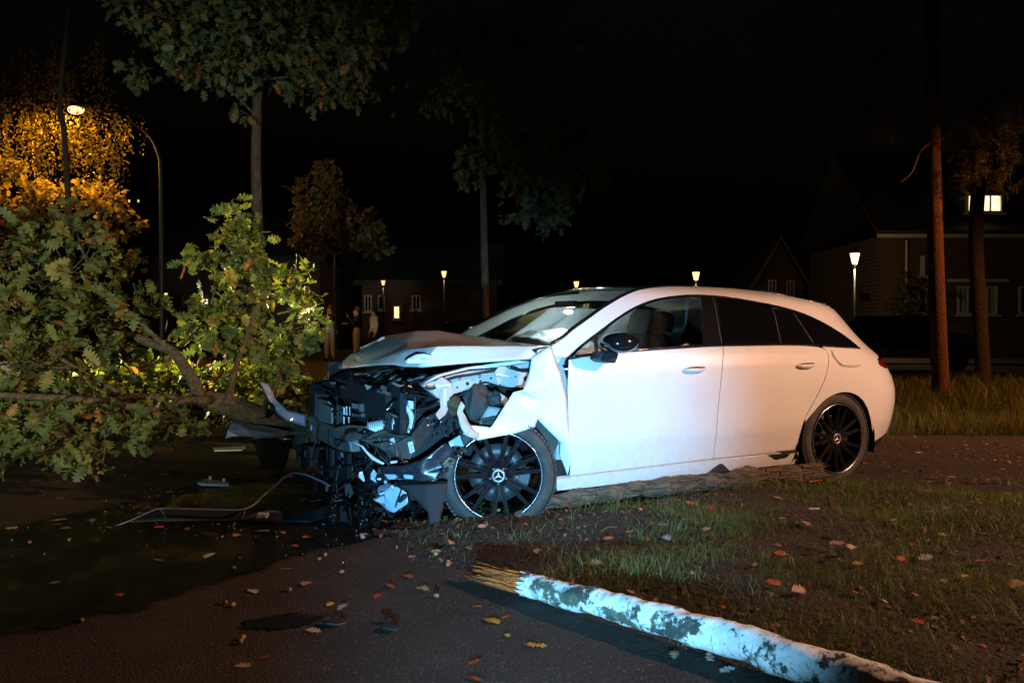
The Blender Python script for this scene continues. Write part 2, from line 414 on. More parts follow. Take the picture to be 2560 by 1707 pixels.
DLO_TOP = [z4(*p) for p in ((640,472),(700,416),(800,341),(870,288),(960,233),(1060,196),(1180,178),(1280,175),(1400,184),(1520,203),(1650,228),(1780,266),(1900,323),(2000,388),(2053,431))]
DLO_BOT = [z4(*p) for p in ((2053,431),(1830,414),(1660,412),(1400,416),(1290,420),(985,439),(800,457),(640,474))]
DOOR_F = [z4(*p) for p in ((630,486),(622,600),(625,720),(633,860),(638,960),(634,1058),(980,1016),(1338,973),(1348,900),(1356,800),(1370,650),(1382,520),(1388,421),(1290,425),(985,444),(800,462))]
DOOR_R = [z4(*p) for p in ((1388,421),(1382,520),(1370,650),(1356,800),(1348,900),(1338,973),(1745,934),(1757,880),(1770,830),(1788,772),(1838,684),(1885,592),(1903,515),(1906,478),(1894,446),(1860,421),(1660,416))]
fdoor = panel('front_door', DOOR_F, M['paint'])
rdoor = panel('rear_door', DOOR_R, M['paint'])
WS_EDGE = [z4(*p) for p in ((545,414),(600,380),(650,338),(720,288),(800,231),(880,184),(950,152),(1010,138),(1080,131))]
ROOF_EDGE = [z4(*p) for p in ((1150,128),(1300,131),(1500,144),(1700,174),(1850,208))]
BODY = WS_EDGE+ROOF_EDGE+[SZ((3.22, 1.285)), SZ((3.36, 1.21)), SZ((3.44, 1.12)), SZ((3.50, 1.02)), SZ((3.56, .945)), z4(2145,487), z4(2152,512), z4(2185,535), SZ((3.70, .84)), SZ((4.05, .84)), SZ((SEND-.002, .84)),
        SZ((SEND-.002, .34)), SZ((4.2, .34)), SZ((3.75, .33)), z4(2225,832), z4(2120,893), z4(2113,800), z4(2092,714), z4(2050,662), z4(2000,646), z4(1950,650), z4(1885,682), z4(1825,752), z4(1788,795),
        z4(1788,772), z4(1838,684), z4(1885,592), z4(1903,515), z4(1906,478), z4(1894,446), z4(1870,424), z4(2060,436), z4(2003,386), z4(1902,320), z4(1780,262), z4(1650,223), z4(1520,198), z4(1400,179),
        z4(1280,170), z4(1180,173), z4(1060,191), z4(960,228), z4(870,282), z4(800,334), z4(700,408), z4(632,470), z4(618,480), z4(560,470)]
body = panel('body_side', BODY, M['paint'], gap=.0025, step=.03)
SILL = [z4(*p) for p in ((566,1072),(980,1022),(1338,979),(1750,940),(1754,994),(1500,1020),(1000,1082),(568,1128))]
sill = panel('side_sill', SILL, M['paint'], gap=.001, off=.012, thick=.03)
# dark gap line above the sill, hanging trim corner
panel('inner_sill', [SZ((.35, .10)), SZ((2.42, .12)), SZ((2.42, .34)), SZ((.35, .34))], M['dark'], off=-.03, gap=0, soft=0)
MB().plate([CY(*z4(*p), .86) for p in ((1345,1042),(1385,998),(1420,1032))], (.02, -.03, 0)).build('torn_trim', M['black_plastic'], car)
MB().plate([CY(*z4(*p), .90) for p in ((1650,938),(1745,930),(1752,942),(1700,952))], (.0, -.02, 0)).build('sill_clip', M['black_plastic'], car)
# windows
fg = panel('door_glass', [z4(*p) for p in ((775,452),(790,372),(870,300),(960,245),(1060,207),(1180,189),(1272,186),(1284,414),(1000,430))], M['glass'], off=-.008, thick=0, step=.06)
panel('quarter_light', [z4(*p) for p in ((655,466),(700,424),(763,376),(760,452))], M['glass'], off=-.008, thick=0)
panel('pillar_cover', [z4(*p) for p in ((1274,178),(1345,182),(1385,412),(1287,416))], M['black_gloss'], gap=.001, off=-.002, thick=.01)
panel('rear_glass', [z4(*p) for p in ((1349,184),(1400,190),(1520,209),(1625,231),(1668,408),(1390,412))], M['privacy'], gap=.002, off=-.006)
panel('rear_glass', [z4(*p) for p in ((1634,234),(1726,256),(1830,410),(1676,408))], M['privacy'], gap=.002, off=-.006)
panel('rear_glass', [z4(*p) for p in ((1735,259),(1780,272),(1900,329),(2000,393),(2046,428),(1838,411))], M['privacy'], gap=.002, off=-.006)
seam('glass_divider', [z4(1334,184), z4(1360,300), z4(1381,412)], .004, M['grey_plastic'], off=.0)
seam('glass_divider', [z4(1630,233), z4(1652,320), z4(1671,408)], .004, M['grey_plastic'], off=-.003)
seam('glass_divider', [z4(1731,258), z4(1780,330), z4(1833,410)], .004, M['grey_plastic'], off=-.003)
seam('window_seal', DLO_TOP, .010, M['black_gloss'], off=-.004, n=3)
seam('window_seal', DLO_BOT, .010, M['black_gloss'], off=.004, n=3)
seam('window_seal', [z4(768,455), z4(766,376)], .012, M['black_plastic'], off=-.004, n=3)
# fuel flap, on the visible flank only
panel('fuel_flap', [z4(*p) for p in ((1917,442),(1925,466),(1942,490),(1965,512),(1985,518),(2045,519),(2056,510),(2056,442))], M['paint'], off=.005, gap=.004, thick=.006, mirror=False)
seam('flap_gap', [z4(*p) for p in ((1915,440),(1923,466),(1940,491),(1963,514),(1985,520),(2045,521),(2056,512))], .0016, M['grey_plastic'], off=.0045, mirror=False, n=4)
# tail light
panel('tail_light', [z4(2147,489), z4(2172,480), SZ((3.66, .93)), SZ((4.2, .93)), SZ((4.2, .845)), SZ((3.70, .845)), z4(2185,533), z4(2154,511)], M['tail'], gap=.002, off=.004, soft=1)
panel('rear_diffuser', [z4(2119,897), z4(2223,836), SZ((3.70, .33)), SZ((3.72, .26)), SZ((3.4, .20)), z4(2130,925)], M['black_plastic'], gap=.001, off=-.01, soft=1)
# tailgate: rear glass and lower skin between the two corners
def between(name, L, m, nseg=14, bow=(0, 0, 0), parent=None, thick=.004):
    L = [np.asarray(p) for p in L]; V = []; Fs = []
    for p in L:
        for j in range(nseg+1):
            t = j/nseg*2-1; f = 1-t*t; V.append((p[0]+bow[0]*f, p[1]*t, p[2]+bow[2]*f))
    for i in range(len(L)-1):
        for j in range(nseg): a = i*(nseg+1)+j; Fs.append((a, a+1, a+nseg+2, a+nseg+1))
    o = MB().add(V, Fs).build(name, m, parent or car, True)
    if thick: s_ = o.modifiers.new('thick', 'SOLIDIFY'); s_.thickness = thick; s_.offset = 0
    return o
edge3 = [PS(*q) for q in spline(to_sz(WS_EDGE), 3)]
ws = between('windscreen', [e+np.array([0, -.004, -.003]) for e in edge3], M['dirty_glass'], 16, (.17, 0, .012), thick=0)
seam('windscreen_seal', WS_EDGE, .013, M['black_gloss'], off=-.006, n=3)
roofl = [PS(*q) for q in spline(to_sz(WS_EDGE[-2:]+ROOF_EDGE)+[np.array((3.22, 1.285))], 3)]
roof = between('roof', roofl, M['black_gloss'], 14, (.13, 0, .022), thick=.01)
# the bow must fade towards the rear; header strip
rearl = [PS(*q) for q in ((3.22, 1.285), (3.36, 1.21), (3.44, 1.12), (3.50, 1.02), (3.56, .945))]
between('tailgate_glass', rearl, M['privacy'], 12, (-.10, 0, .0))
between('tailgate_skin', [PS(3.58, .94), PS(3.66, .90), PS(3.72, .84)], M['paint'], 12, (-.10, 0, 0))
between('roof_spoiler', [PS(3.05, 1.318, .006), PS(3.26, 1.29, .012), PS(3.26, 1.27, .012)], M['paint'], 12, (-.08, 0, .015), thick=.012)
# door handles
def handle(px, py, L, parent):
    c = PS(*solve(px, py)); 
    def sh(p): return Vector((math.copysign(abs(p.x)**.8, p.x), p.y, p.z*(1-.25*p.x*p.x)))
    for sgn in (1, -1):
        pr = parent[0] if sgn > 0 else parent[1]
        h = MB().ball((c[0], sgn*(c[1]+.006), c[2]-.004), (L/2, .030, .021), 20, 12, sh).build('door_handle', M['paint'], pr, True)
        MB().ball((c[0]-.012, sgn*(c[1]+.016), c[2]+.012), (L*.40, .016, .0055), 16, 8).build('handle_slot', M['dark'], h, True)
handle(*z4(1244,535), .185, fdoor); handle(*z4(1787,515), .175, rdoor)
# door mirrors
def mirror(sgn):
    c = CY(*zF(1445,622), 1.0); cx, cz = c[0], c[2]
    def sh(p):
        x = p.x if p.x < 0 else p.x*1.0
        return Vector((x*(.92+.08*p.z), math.copysign(abs(p.y)**.8, p.y), p.z*(1.0 if p.z > 0 else .86)*(1-.22*max(0, -p.x)**2)))
    m = MB().ball((cx, sgn*1.0, cz), (.125, .105, .070), 26, 16, sh).build('door_mirror', M['black_gloss'], car, True)
    MB().ball((cx-.100, sgn*1.0, cz), (.010, .07, .042), 16, 10).build('mirror_glass', M['black_gloss'], m, True)
    f = [CY(*zF(*p), .955) for p in ((1245,690),(1420,715),(1385,815),(1260,800),(1212,770))]
    f = [(p[0], sgn*.985, p[2]) for p in f]
    MB().plate(f, (0, -sgn*.11, -.005)).build('mirror_foot', M['black_plastic'], m, bevel=.012)
    MB().ball((cx+.01, sgn*1.078, cz-.022), (.06, .026, .003), 14, 8).build('mirror_indicator', M['black_gloss'], m, True)
mirror(1); mirror(-1)
# wheels
def wheel(x, sgn, z, yaw, camber, ang0, flat=0.0):
    w0 = MB()
    prof = [(.252,-.205),(.262,-.212),(.29,-.216),(.315,-.208),(.328,-.19),(.331,-.16),(.331,-.06),(.328,-.03),(.316,-.010),(.29,-.001),(.265,-.003),(.252,-.010)]
    w0.lathe(prof, 64, closed=True)
    # tread sipes as shallow blocks
    t = w0.build('wheel', M['rubber'], car, True)
    t.matrix_local = Matrix.Translation((x, sgn*.89, z))@Matrix.Rotation(yaw, 4, 'Z')@Matrix.Rotation(camber, 4, 'X')@Matrix.Rotation(R(-90*sgn), 4, 'X')
    tb = MB()
    for i in range(80):
        a = 2*math.pi*i/80
        for h0, h1, d in ((-.035, -.012, .02), (-.10, -.045, -.02), (-.18, -.11, .02)):
            tb.box((.331*math.cos(a+d), .331*math.sin(a+d), (h0+h1)/2), (.010, .018, h1-h0), Matrix.Rotation(a+d, 3, 'Z'))
    tread = tb.build('tread', M['rubber'], t); tread['kind'] = 'stuff'
    MB().lathe([(.251,-.004),(.2535,.000),(.2520,.0035),(.2465,.0035),(.2440,.000),(.2435,-.006)], 64).build('rim_ring', M['silver'], t, True)
    MB().lathe([(.2500,-.008),(.246,-.004),(.240,-.012),(.232,-.040),(.226,-.10),(.226,-.20)], 64).build('rim', M['black_gloss'], t, True)
    for i in range(14):
        a = ang0+2*math.pi*i/14+(.05 if i % 2 else -.05)
        ca, sa = math.cos(a), math.sin(a); rd = Vector((ca, sa, 0)); tg = Vector((-sa, ca, 0)); up = Vector((0, 0, 1))
        A = []; B = []
        for (r_, wd, h) in ((.050, .017, -.020), (.243, .0095, -.010)):
            for sd in (-1, 1): A.append(rd*r_+tg*wd*sd+up*h)
        top = [A[0]+up*0-tg*0, A[1], A[3], A[2]]
        bot = [p-up*.035 for p in top]
        s_ = MB(); s_.hexa(bot, top)
        # raised centre ridge catches the light
        s_.hexa([rd*.05-tg*.003-up*.02, rd*.05+tg*.003-up*.02, rd*.243+tg*.002-up*.01, rd*.243-tg*.002-up*.01],
                [rd*.05-tg*.002-up*.014, rd*.05+tg*.002-up*.014, rd*.243+tg*.0015-up*.005, rd*.243-tg*.0015-up*.005])
        s_.build('spoke', M['black_gloss'], t, bevel=.002)
    MB().lathe([(0.0,-.012),(.030,-.012),(.055,-.015),(.066,-.022),(.068,-.05)], 32).build('hub', M['black_gloss'], t, True)
    for i in range(5):
        a = 2*math.pi*i/5+.3
        MB().lathe([(0, -.006), (.007, -.006), (.008, -.012), (.008, -.025)], 6, Matrix.Translation((.048*math.cos(a), .048*math.sin(a), 0))).build('wheel_bolt', M['chrome'], t)
    MB().lathe([(.0255,-.008),(.0275,-.004),(.0365,-.004),(.0385,-.009)], 32).build('hub_ring', mat('hub_ring_silver', (.34,.34,.36), .35, .6), t, True)
    MB().lathe([(0,-.0085),(.0255,-.0085)], 24).build('hub_cap', M['black_gloss'], t, True)
    st = MB()
    for i in range(3):                                   # three-armed star
        a = 2*math.pi*i/3-math.pi/2*sgn
        rd = Vector((math.cos(a), math.sin(a), 0)); tg = Vector((-math.sin(a), math.cos(a), 0))
        st.add([Vector((0, 0, -.004)), rd*.005+tg*.0062+Vector((0, 0, -.008)), rd*.0258+Vector((0, 0, -.006)), rd*.005-tg*.0062+Vector((0, 0, -.008))], [(0, 1, 2), (0, 2, 3)])
    st.build('star_emblem', mat('emblem_silver', (.72,.72,.74), .35, .2), t, recalc=False)
    MB().lathe([(.07,-.10),(.17,-.10),(.17,-.125),(.07,-.125)], 48, closed=True).build('brake_disc', mat('disc_steel', (.06,.06,.062), .5, .5), t, True)
    cal = MB()
    for k in range(7):
        a0, a1 = math.pi*.86+k*.09, math.pi*.86+(k+1)*.09
        cal.hexa([Vector((r_*math.cos(a), r_*math.sin(a), -.13)) for r_, a in ((.125, a0), (.185, a0), (.185, a1), (.125, a1))],
                 [Vector((r_*math.cos(a), r_*math.sin(a), -.075)) for r_, a in ((.125, a0), (.185, a0), (.185, a1), (.125, a1))])
    cal.build('brake_caliper', M['black_plastic'], t)
    return t
FW = wheel(0.0, 1, .292, R(-24), R(-1), R(4))
RW = wheel(-2.734, 1, .335, 0, 0, R(10))
wheel(-2.734, -1, .335, 0, 0, 0); wheel(0.0, -1, .30, R(-20), 0, 0)
# wheel housings and floor
for x, ya, yb in ((-2.76, .86, .55),):
    for sgn in (1, -1):
        h = MB(); V = []; n = 20
        for i in range(n+1):
            a = math.pi*(-.08+1.16*i/n); V += [(x+.40*math.cos(a), sgn*ya, .30+.385*math.sin(a)), (x+.40*math.cos(a), sgn*yb, .30+.385*math.sin(a))]
        h.add(V, [(2*i, 2*i+1, 2*i+3, 2*i+2) for i in range(n)]); h.build('wheel_housing', M['dark'], car, True)
fl = MB(); fl.box((-1.55, 0, .22), (2.3, 1.60, .06)); fl.box((-2.76, 0, .45), (.9, 1.04, .05)); fl.box((-3.35, 0, .35), (.5, 1.4, .05)); fl.build('floor_pan', M['dark'], car)
# cabin
def seat(y, dx=0):
    s_ = MB()
    # seat back as a padded slab, tilted
    def slab(c, sz, tilt, k=.25):
        def sh(p): return Vector((math.copysign(abs(p.x)**.45, p.x), math.copysign(abs(p.y)**.5, p.y), math.copysign(abs(p.z)**.55, p.z)))
        b = MB().ball((0, 0, 0), (sz[0]/2, sz[1]/2, sz[2]/2), 24, 16, sh); Mx = Matrix.Rotation(tilt, 3, 'Y')
        s_.add([Mx@Vector(v)+Vector(c) for v in b.v], b.f)
    slab((-1.52, y, .78), (.16, .50, .66), R(-20)); slab((-1.66, y, 1.12), (.12, .30, .30), R(-16)); slab((-1.22, y, .47), (.54, .50, .18), R(6))
    o = s_.build('front_seat', M['seat'], car, True); o.location.x = dx; return o
seat(.37, .27); seat(-.37, -.42)
d = MB(); d.plate([(-.38, .72, .62), (-.42, .72, .86), (-.62, .70, .88), (-.85, .68, .82), (-.90, .68, .62)], (0, -1.42, 0)); d.build('dashboard', M['black_plastic'], car, bevel=.02)
MB().box((-2.45, 0, .62), (.7, 1.3, .5)).build('rear_bench', M['seat'], car, bevel=.06)
MB().plate([(-2.8, .60, .30), (-2.8, .52, 1.28), (-2.8, -.52, 1.28), (-2.8, -.60, .30)], (-.03, 0, 0)).build('load_cover', M['dark'], car)
# airbags
def cushion(name, c, sz, fold, n=22, rot=(0, 0, 0), par=None, seed=1, p=.45, label=None):
    rr = random.Random(seed); ph = [rr.uniform(0, 6) for _ in range(6)]
    def sh(q):
        q = Vector((math.copysign(abs(q.x)**p, q.x), math.copysign(abs(q.y)**p, q.y), math.copysign(abs(q.z)**p, q.z)))
        f = 1+fold*(math.sin(q.x*7+ph[0])*math.sin(q.z*5+ph[1])+.7*math.sin(q.y*9+ph[2]+q.z*4))
        return q*f
    b = MB().ball((0, 0, 0), [a/2 for a in sz], 2*n, n, sh); Mx = Euler(rot).to_matrix()
    o = MB().add([Mx@Vector(v)+Vector(c) for v in b.v], b.f).build(name, M['airbag'], par or car, True)
    if label: o['label'] = label
    return o
cushion('passenger_airbag', (-.98, -.32, .94), (.36, .54, .34), .05, rot=(0, R(12), 0), seed=3)
cushion('driver_airbag', (-.86, .34, .93), (.22, .30, .20), .10, rot=(0, R(35), R(10)), seed=5)
def curtain(sgn, x0, x1, z0, z1, seed):
    V = []; nx, nz = 60, 14
    for i in range(nx+1):
        for j in range(nz+1):
            u, v = i/nx, j/nz; z = z0+(z1-z0)*v+.03*math.sin(u*9+seed)*(1-v); xs = x0-max(0, z-.95)*1.45; x = xs+(x1-xs)*u
            q = abs(math.sin(u*math.pi*6)*1.0)**.5*math.sin(v*math.pi)**.6
            V.append((x, sgn*(.80-.40*(z-.95)-.06-.05*q-.012*math.sin(17*u+5*v)), z))
    Fs = [(i*(nz+1)+j, (i+1)*(nz+1)+j, (i+1)*(nz+1)+j+1, i*(nz+1)+j+1) for i in range(nx) for j in range(nz)]
    return MB().add(V, Fs).build('curtain_airbag', M['airbag'], car, True)
curtain(-1, -.72, -2.60, .93, 1.29, 2)
# rear-view mirror with the lit dome lamp behind the windscreen
dl = CY(*zF(945,312), -.02)
rv = MB().box((dl[0]+.02, dl[1], dl[2]+.055), (.04, .24, .05), (0, 0, .1)).build('rear_view_mirror', M['black_plastic'], car, bevel=.012)
MB().ball((dl[0], dl[1], dl[2]), (.03, .035, .014), 12, 8).build('dome_lamp', mat('dome_lamp_glow', (1,.9,.7), .4, emit=((1,.86,.55), 60)), car, True)
lamp_light('POINT', 'dome_light', (dl[0]-.04, dl[1]-.05, dl[2]-.05), 13, (.72, .95, 1), .03, parent=car)
# cowl and wipers
between('cowl', [edge3[0]+np.array([0, -.02, -.01]), edge3[0]+np.array([.10, .01, -.03]), edge3[0]+np.array([.12, .01, -.10])], M['black_plastic'], 14, (.17, 0, .01))
for y0, y1 in ((.55, -.05), (-.02, -.58)):
    a = np.array([-.33+.0, y0, .965]); b_ = np.array([-.26-.02, y1, .985])
    MB().tube(spline([a+np.array([.10*(1-(y0/.8)**2), 0, .01]), (a+b_)/2+np.array([.13, 0, .03]), b_+np.array([.10*(1-(y1/.8)**2), 0, .012])], 6), .008, 6).build('wiper', M['black_plastic'], car)
# ============================================================ the wrecked front end
from mathutils import noise as mnoise
def vnoise(p, sc_, seed=0):
    return mnoise.noise(Vector(p)*sc_+Vector((seed*7.3, seed*3.1, 0)))
def sheet(name, V, Fs, m, cuts=4, smooth_it=2, wob=.004, wsc=9, thick=.004, parent=None, ang=24, label=None, off=-1, seed=0):
    bm = bmesh.new(); vs_ = [bm.verts.new(Vector(v)) for v in V]
    for f in Fs:
        try: bm.faces.new([vs_[i] for i in f])
        except ValueError: pass
    bmesh.ops.triangulate(bm, faces=[f for f in bm.faces if len(f.verts) > 4])
    bmesh.ops.recalc_face_normals(bm, faces=bm.faces)
    if cuts: bmesh.ops.subdivide_edges(bm, edges=bm.edges, cuts=cuts, use_grid_fill=True)
    inner = [v for v in bm.verts if not v.is_boundary]
    for _ in range(smooth_it): bmesh.ops.smooth_vert(bm, verts=inner, factor=.5, use_axis_x=True, use_axis_y=True, use_axis_z=True)
    bm.normal_update()
    for v in bm.verts: v.co += v.normal*(vnoise(v.co, wsc, seed)*wob)
    me = bpy.data.meshes.new(name); bm.to_mesh(me); bm.free()
    o = link(name, me, m, parent or car, True); me.set_sharp_from_angle(angle=R(ang))
    if thick: s_ = o.modifiers.new('thick', 'SOLIDIFY'); s_.thickness = thick; s_.offset = off
    if label: o['label'] = label
    return o
def pl(name, zf, uv, y, m, depth=.02, parent=None, bevel=.003, label=None):
    """a plate whose outline lies in the car plane y; swept inward"""
    ys = y if isinstance(y, (list, tuple)) else [y]*len(uv)
    P = [CY(*zf(*p), yy) for p, yy in zip(uv, ys)]
    o = MB().plate(P, (0, -depth, 0)).build(name, m, parent or car, bevel=bevel)
    if label: o['label'] = label
    return o
def hose(name, zf, uv, y, r, m, parent=None, n=6, rings=False):
    ys = y if isinstance(y, (list, tuple)) else [y]*len(uv)
    P = spline([CY(*zf(*p), yy) for p, yy in zip(uv, ys)], n*(4 if rings else 1))
    rr = (lambda t: r*(1+.12*math.sin(t*140))) if rings else r
    return MB().tube(P, rr, 10 if rings else 7).build(name, m, parent or car, True)

# ---- bonnet
hv = [(2000,303,.80),(1270,300,.62),(1080,325,.35),(860,400,-.10),(640,435,-.72),(1900,375,.86),(1180,432,.66),(1060,430,.45),(980,416,.28),(880,418,.02),(622,447,-.75),
      (740,340,-.76),(960,230,-.72),(1150,195,-.45),(1280,195,-.35),(1530,235,-.25),(1750,268,.30),(1100,262,.0),(1500,272,.36)]
HV = [CY(*z3(a, b), y) for a, b, y in hv]+[np.array((-.40, -.80, 1.0)), np.array((.30, -.80, .99))]
bonnet = sheet('bonnet', HV, [(0,1,18,16),(1,2,17,18),(2,3,17),(3,4,11),(3,11,17),(17,11,12),(17,12,13),(17,13,14),(17,14,18),(18,14,15),(18,15,16),(13,12,20,19),(14,13,19),(15,14,19),
      (5,0,1,6),(6,1,2,7),(7,2,8),(8,2,3,9),(9,3,4,10),(4,10,11)], M['paint'], cuts=5, smooth_it=1, wob=.004, wsc=5, thick=.012, ang=15, label='crumpled white bonnet folded up in the middle')
sc1 = [(1075,405,.60),(1095,385,.62),(1150,355,.65),(1200,350,.66),(1250,362,.66),(1275,395,.665),(1262,412,.66),(1150,414,.64),(1090,417,.62)]
pl('bonnet_scrape', z3, [(a, b) for a, b, _ in sc1], [y+.012 for _, _, y in sc1], M['scuff'], .012, bonnet, 0)
sheet('bonnet_lining', [np.array(p)+np.array([-.02, 0, -.07]) for p in (HV[0], HV[1], HV[3], HV[4], HV[11], HV[13], HV[15])], [(0,1,2,3,4,5,6)], M['black_plastic'], 2, 0, .01, 5, .01)
for a, b in ((1020,247),(1605,293)):
    p = CY(*z3(a, b), .1 if a < 1200 else .45); MB().box(p+np.array([0, 0, .004]), (.05, .03, .008)).build('washer_jet', M['black_plastic'], bonnet, bevel=.003)
# ---- near front wing, folded
fv = [(2030,295,.86),(1905,375,.88),(1890,470,.90),(1850,590,.985),(1980,660,.93),(2015,548,.955),(2100,480,.90),(2135,640,.90),(2150,830,.93),(2168,1000,.935),(2140,1150,.90),(2090,1010,.89),
      (2090,930,.90),(1945,780,.93),(1930,830,.945),(1800,870,.965),(1550,915,.985),(1460,870,.985),(1640,830,.955),(1700,740,.95),(1785,605,.955),(1490,815,.97),(1900,720,.965)]
FV = [CY(*z3(a, b), y) for a, b, y in fv]
wing = sheet('front_wing', FV, [(0,1,2,5,6),(2,3,5),(3,4,5),(6,5,4,7),(7,4,13,8),(3,20,19,22,4),(22,19,15,14),(4,22,14,13),(19,18,16,15),(18,21,17,16),(8,13,12,9),(9,12,11,10)],
      M['paint'], 5, 2, .004, 9, .004, ang=22, label='torn white front wing folded over the wheel')
tv = [(1440,655,.96),(1470,692,.985),(1455,722,.99),(1500,790,.985),(1530,850,.99),(1565,872,.985),(1550,912,.99),(1470,882,1.0),(1432,800,1.0),(1418,728,.985)]
sheet('torn_wing_edge', [CY(*z3(a, b), y) for a, b, y in tv], [(0,1,2,9),(2,3,8,9),(3,4,7,8),(4,5,6,7)], M['paint_raw'], 4, 1, .016, 26, .004, wing, 30)
sheet('wing_inner', [CY(*z3(a, b), y) for a, b, y in ((1575,770,.80),(1625,690,.78),(1745,712,.80),(1720,790,.84),(1620,880,.90),(1545,860,.93))], [(0,1,2,3),(0,3,4,5)], M['paint_raw'], 3, 1, .008, 20, .004, wing)
# door hinge pillar seen behind the wing
pl('hinge_pillar', z3, [(2035,330),(2120,265),(2190,290),(2110,420),(2150,560),(2165,900),(2140,1150),(2065,1130),(2070,900),(2110,640)], .80, M['paint_raw'], .06, None, .006)
pl('wing_bracket', z3, [(2045,345),(2085,325),(2100,380),(2070,420)], .835, M['white_plastic'], .02)
# wheel liner
pl('wheel_liner', z3, [(1925,800),(1945,782),(2085,930),(2045,1010),(1990,900)], .87, M['grey_plastic'], .25)
# ---- inner apron and its fittings
apron = pl('apron_rail', z3, [(1190,556),(1350,498),(1500,462),(1700,446),(1895,402),(1900,480),(1870,575),(1800,575),(1640,548),(1560,562),(1400,615),(1300,645)], .70, M['paint_raw'], .05, None, .006)
pl('apron_top', z3, [(1190,552),(1290,490),(1480,440),(1700,408),(1898,385),(1896,402),(1700,438),(1500,452),(1330,494)], .735, M['paint'], .05, None, .004)
for a, b, r_ in ((1487,545,.011),(1570,528,.007),(1640,510,.007),(1725,530,.008),(1868,512,.016),(1700,556,.006),(1420,570,.006),(1800,500,.005)):
    p = CY(*z3(a, b), .703); MB().ball(p, (r_, .003, r_), 12, 8).build('bolt_hole', M['dark'], apron, True)
for a, b in ((1430,510),(1750,455),(1735,480),(1560,500)):
    p = CY(*z3(a, b), .72); MB().lathe([(0,.022),(.007,.022),(.009,.006),(.013,.004),(.013,0)], 8, Matrix.Translation(p)@Matrix.Rotation(R(-90), 4, 'X')).build('bolt', M['alloy'], apron)
pl('apron_bracket', z3, [(1688,438),(1720,428),(1782,455),(1770,500),(1752,562),(1682,548),(1664,470)], .765, M['paint_raw'], .012, apron, .004)
pl('bracket_step', z3, [(1672,478),(1770,492),(1768,503),(1672,490)], .785, M['paint'], .03, apron, .003)
pl('lamp_bracket', z3, [(1268,535),(1318,500),(1382,540),(1396,600),(1372,690),(1345,748),(1302,782),(1278,745),(1312,700),(1300,610)], [.80,.79,.78,.79,.80,.83,.86,.86,.83,.82], M['paint_raw'], .008, apron, .003, 'bent grey lamp bracket')
pl('bracket_rib', z3, [(1275,555),(1375,545),(1380,560),(1285,575)], .815, M['white_plastic'], .02, apron)
pl('bracket_rib', z3, [(1330,580),(1345,578),(1350,690),(1335,690)], .82, M['white_plastic'], .02, apron)
hose('apron_hose', z3, [(1335,525),(1420,502),(1500,490),(1600,472),(1720,455)], .745, .007, M['wire'])
hose('apron_hose', z3, [(1770,440),(1820,456),(1860,462),(1905,455)], .76, .010, M['wire'])
hose('loom', z3, [(1400,640),(1480,600),(1590,540),(1680,562),(1790,592)], .73, .005, M['wire'])
hose('loom', z3, [(1210,570),(1250,582),(1300,560)], .80, .006, M['wire'])
hose('loom', z3, [(1150,720),(1240,700),(1330,660)], .72, .010, M['wire'])
# strut, torn liner felt, soil thrown in
def lump(name, c, sz, m, amp=.25, f=3.5, parent=None, seed=1, n=18):
    def sh(p): return p*(1+amp*vnoise(p, f*.5, seed)+amp*.5*vnoise(p, f*1.6, seed+3))
    return MB().ball(c, sz, n*2, n, sh).build(name, m, parent or car, True)
lump('liner_felt', CY(*z3(1545,690), .72), (.085, .06, .115), M['rubber'], .35, 3, seed=4)
lump('liner_felt', CY(*z3(1640,650), .66), (.06, .05, .05), M['rubber'], .5, 5, seed=6)
lump('soil_clod', CY(*z3(1400,690), .80), (.055, .035, .045), M['soil'], .6, 5, seed=8)
pl('strut_tower', z3, [(1600,640),(1680,590),(1750,640),(1740,690),(1660,700)], .62, M['paint_raw'], .05)
# ---- dark volumes behind everything
eng = MB(); eng.box((-.05, -.02, .56), (.50, .95, .48)); eng.box((.24, -.1, .44), (.30, .85, .40)); eng.box((-.36, 0, .60), (.06, 1.5, .66)); eng.build('engine_block', M['black_plastic'], car, bevel=.03)
for k in range(7):
    y = -.5+.15*k; MB().tube(spline([(.15, y, .78), (.25, y+.03, .84), (.38, y-.03, .80), (.42, y, .66)], 5), .022, 8).build('intake_pipe', M['black_plastic'], car, True)
MB().box((.20, -.10, .845), (.26, .36, .05), (0, R(-6), R(6))).build('engine_cover', M['grey_plastic'], car, bevel=.015)
ecb = [CY(*zA(*p), y) for p, y in (((985,322), -.02), ((1330,242), .02), ((1415,288), .12), ((1075,362), .12))]
MB().plate(ecb, (0, 0, -.07)).build('battery_box', mat('battery_box_plastic', (.10,.12,.14), .3), car, bevel=.004)
hose('coil_hose', zA, [(650,240),(690,280),(660,320),(700,350)], -.25, .014, M['black_plastic'])
for i in range(5):
    p = CY(*zA(655+6*i, 255+26*i), -.22); MB().lathe([(.020,-.004),(.026,0),(.020,.004)], 16, Matrix.Translation(p)).build('spring_coil', M['black_gloss'], car, True)
pl('yellow_cap', z3, [(1505,405),(1535,403),(1530,418),(1508,418)], .55, mat('yellow_plastic', (.65,.62,.03), .4), .02)
for a, b in ((880,425),(1030,482)):
    p = CY(*zA(a, b), .1); MB().box(p, (.03, .09, .012), (0, 0, .3)).build('latch', M['chrome'], car, bevel=.003)
